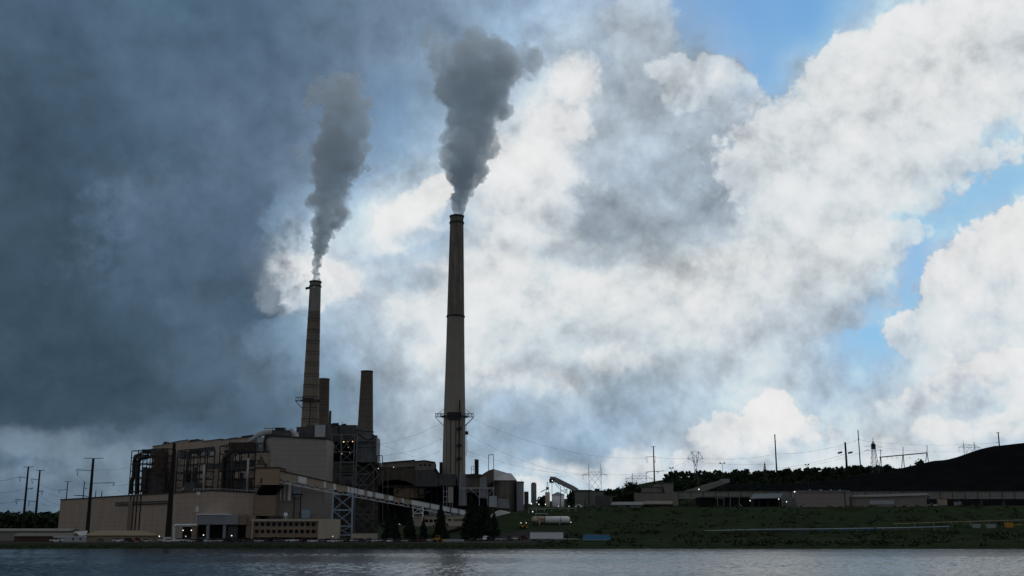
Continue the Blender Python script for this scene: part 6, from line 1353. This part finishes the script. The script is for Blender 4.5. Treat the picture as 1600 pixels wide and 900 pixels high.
for k in range(1900):
    px = r.uniform(840, 1660); Y = r.choice((r.uniform(584, 603), r.uniform(616, 637), r.uniform(650, 722))); x = X(px, Y, 820); z = ground_z(x, Y)
    cl = mnoise.noise(Vector((x * .06, Y * .06, 4)))
    if cl < -.05: continue
    s = r.uniform(.5, 1.5) * (1 + cl)
    for _ in range(10):
        u = Vector((r.uniform(-1, 1), r.uniform(-1, 1), r.uniform(-1, 1))).normalized(); p = u.cross(Vector((r.uniform(-1, 1), r.uniform(-1, 1), 1))).normalized()
        quad(mb, Vector((x + r.gauss(0, s * .7), Y + r.gauss(0, s * .7), z + abs(r.gauss(.2, s * .45)))), u * .38, p * .38)
for k in range(900):
    px = r.uniform(-40, 850); Y = r.uniform(580, 585.5); x = X(px, Y, 850); z = ground_z(x, Y); s = r.uniform(.12, .32)
    for _ in range(7):
        u = Vector((r.uniform(-1, 1), r.uniform(-1, 1), r.uniform(-1, 1))).normalized(); p = u.cross(Vector((r.uniform(-1, 1), r.uniform(-1, 1), 1))).normalized()
        quad(mb, Vector((x + r.gauss(0, s), Y + r.gauss(0, s), z + abs(r.gauss(.1, s * .5)))), u * .2, p * .2)
o = mb.build('undergrowth', mat('scrub_leaves', (.055, .075, .045), 1.0, spec=.02, var=.5, scale=.12), at=(60, 640, 8)); tag(o, 'low scrub and weeds covering the shore bank and grass slope', 'undergrowth', kind='stuff')
# ================================================================ smoke
def smoke_mat(name, zlo, zhi, dens=1.0):
    m = bpy.data.materials.new(name); m.use_nodes = True; t = m.node_tree; n = t.nodes; l = t.links; n.clear()
    out = n.new('ShaderNodeOutputMaterial'); pv = n.new('ShaderNodeVolumePrincipled'); l.new(pv.outputs[0], out.inputs['Volume'])
    pv.inputs['Color'].default_value = (.885, .950, 1.0, 1); pv.inputs['Anisotropy'].default_value = .25
    tcn = n.new('ShaderNodeTexCoord'); nz = n.new('ShaderNodeTexNoise'); l.new(tcn.outputs['Object'], nz.inputs['Vector']); nz.inputs['Scale'].default_value = .075; nz.inputs['Detail'].default_value = 5; nz.inputs['Roughness'].default_value = .72
    sp = n.new('ShaderNodeSeparateXYZ'); l.new(tcn.outputs['Object'], sp.inputs[0])
    mr = n.new('ShaderNodeMapRange'); l.new(sp.outputs[2], mr.inputs['Value']); mr.inputs['From Min'].default_value = zlo; mr.inputs['From Max'].default_value = zhi; mr.inputs['To Min'].default_value = .30; mr.inputs['To Max'].default_value = .37
    lo = n.new('ShaderNodeMapRange'); l.new(sp.outputs[2], lo.inputs['Value']); lo.inputs['From Min'].default_value = 6; lo.inputs['From Max'].default_value = 45; lo.inputs['To Min'].default_value = .26; lo.inputs['To Max'].default_value = 0
    nv = n.new('ShaderNodeMath'); nv.operation = 'ADD'; l.new(nz.outputs['Fac'], nv.inputs[0]); l.new(lo.outputs[0], nv.inputs[1])
    th = n.new('ShaderNodeMapRange'); l.new(nv.outputs[0], th.inputs['Value']); l.new(mr.outputs[0], th.inputs['From Min'])
    ad = n.new('ShaderNodeMath'); ad.operation = 'ADD'; l.new(mr.outputs[0], ad.inputs[0]); ad.inputs[1].default_value = .22; l.new(ad.outputs[0], th.inputs['From Max'])
    md = n.new('ShaderNodeMapRange'); l.new(sp.outputs[2], md.inputs['Value']); md.inputs['From Min'].default_value = 0; md.inputs['From Max'].default_value = zhi; md.inputs['To Min'].default_value = .19 * dens; md.inputs['To Max'].default_value = .072 * dens
    mu = n.new('ShaderNodeMath'); mu.operation = 'MULTIPLY'; l.new(th.outputs[0], mu.inputs[0])
    dn = n.new('ShaderNodeMath'); dn.operation = 'ADD'; l.new(md.outputs[0], dn.inputs[0]); l.new(lo.outputs[0], dn.inputs[1]); l.new(dn.outputs[0], mu.inputs[1]); l.new(mu.outputs[0], pv.inputs['Density'])
    try: m.cycles.volume_step_rate = .35
    except Exception: pass
    return m
def plume(name, Y, rows, lobes, seed, label, zfade):
    """rows: (row, left column, right column) of the rising body; lobes: extra puffs (column, row, radius)"""
    r = random.Random(seed); s = Y / F; base = P((rows[0][1] + rows[0][2]) / 2, rows[0][0], Y)
    bmx = bmesh.new()
    def ball(p, rad_):
        mtx = Matrix.Translation(p - base) @ Matrix.Diagonal((rad_, rad_, rad_ * r.uniform(.85, 1.1), 1)); bmesh.ops.create_icosphere(bmx, subdivisions=2, radius=1.0, matrix=mtx)
    y = rows[0][0]
    while y > rows[-1][0]:
        l_ = interp([(-a, b) for a, b, c in rows], -y); q = interp([(-a, c) for a, b, c in rows], -y); w = (q - l_) / 2; cx = (l_ + q) / 2
        cx += w * .09 * math.sin(y * .16 + seed) + w * .10 * math.sin(y * .43)
        ball(P(cx, y, Y), w * s * .80)
        n = 2 if w < 12 else (4 if w < 30 else 6)
        for _ in range(n):
            a = r.random() * 6.283; rr = w * r.uniform(.24, .46); off = (w - rr) * r.uniform(.9, 1.12)
            c = P(cx + math.cos(a) * off, y + r.uniform(-.4, .4) * w, Y); ball(Vector((c.x, Y + math.sin(a) * off * s, c.z)), rr * s)
        y -= max(1.6, w * .30)
    for (px, py, rad_) in lobes:
        for _ in range(4):
            a = r.random() * 6.283; q = rad_ * r.uniform(.5, 1.0); ball(P(px + math.cos(a) * q, py + math.sin(a) * q, Y + r.uniform(-.6, .6) * rad_ * s), rad_ * s * r.uniform(.22, .45))
        for _ in range(3): ball(P(px + r.uniform(-.4, .4) * rad_, py + r.uniform(-.4, .4) * rad_, Y + r.uniform(-.5, .5) * rad_ * s), rad_ * s * r.uniform(.6, .85))
    me = bpy.data.meshes.new(name); bmx.to_mesh(me); bmx.free()
    o = bpy.data.objects.new(name, me); COL.objects.link(o); o.location = base
    rm = o.modifiers.new('r', 'REMESH'); rm.mode = 'VOXEL'; rm.voxel_size = .6
    for k, (size, st, dp) in enumerate(((13, 5.0, 2), (6.0, 4.2, 2), (3.0, 3.0, 2))):
        tx = bpy.data.textures.new(f'{name}_billow', 'CLOUDS'); tx.noise_scale = size; tx.noise_depth = dp; tx.noise_basis = 'VORONOI_F1'
        vg = o.modifiers.new(f'd{k}', 'DISPLACE'); vg.texture = tx; vg.strength = -st; vg.mid_level = .45; vg.texture_coords = 'LOCAL'
    r2 = o.modifiers.new('r2', 'REMESH'); r2.mode = 'VOXEL'; r2.voxel_size = .55
    dg = bpy.context.evaluated_depsgraph_get(); ev = o.evaluated_get(dg); nm = bpy.data.meshes.new_from_object(ev)
    # keep the jet narrow where it leaves the flue
    o.modifiers.clear(); o.data = nm
    w0 = (rows[0][2] - rows[0][1]) / 2 * s
    for v in nm.vertices:
        z = v.co.z
        if z < 16:
            d = math.hypot(v.co.x, v.co.y); lim = w0 * (1.03 + .055 * max(z, 0) + .0032 * max(z, 0) ** 2)
            if d > lim: f = lim / d; v.co.x *= f; v.co.y *= f
        if z < -1.0: v.co.z = -1.0
    nm.polygons.foreach_set('use_smooth', [True] * len(nm.polygons)); nm.materials.clear(); nm.materials.append(smoke_mat(name + '_volume', *zfade))
    tag(o, label, 'smoke plume'); return o
plume('smoke_plume', 800, [(440, 488, 501), (415, 486.5, 504), (395, 486, 512), (370, 484, 521), (350, 482, 534), (330, 480, 548), (312, 481, 551), (295, 482, 549), (280, 484, 550), (262, 482, 563), (245, 478, 572), (230, 475, 578), (215, 477, 578), (200, 486, 577), (180, 500, 583), (160, 503, 582), (140, 498, 572), (125, 512, 560)],
      [(480, 160, 14), (494, 150, 16), (488, 145, 16), (516, 138, 18), (545, 135, 18), (505, 132, 16), (474, 172, 9), (470, 238, 9), (568, 205, 14), (590, 185, 9), (530, 122, 16), (556, 120, 12), (572, 262, 8), (578, 160, 12)], 11, 'grey smoke plume rising from the shorter banded chimney', (115, 200, .95))
plume('smoke_plume', 760, [(339, 706, 724), (322, 704, 731), (305, 702, 739), (290, 701, 745), (275, 698, 752), (258, 694, 765), (240, 691, 778), (225, 690, 790), (210, 692, 790), (195, 696, 785), (180, 697, 783), (165, 692, 800), (150, 683, 812), (135, 680, 820), (120, 682, 828), (105, 692, 832), (90, 700, 822), (78, 706, 790)],
      [(668, 62, 20), (680, 78, 20), (692, 112, 20), (684, 95, 20), (702, 95, 18), (665, 45, 11), (690, 95, 14), (825, 95, 25), (830, 105, 18), (815, 75, 16), (800, 118, 18), (812, 104, 16), (790, 100, 16), (838, 85, 12), (700, 60, 12), (770, 62, 12), (690, 140, 12), (745, 70, 14), (720, 70, 12)], 23, 'wider grey smoke plume rising from the tallest chimney', (118, 205, .72))
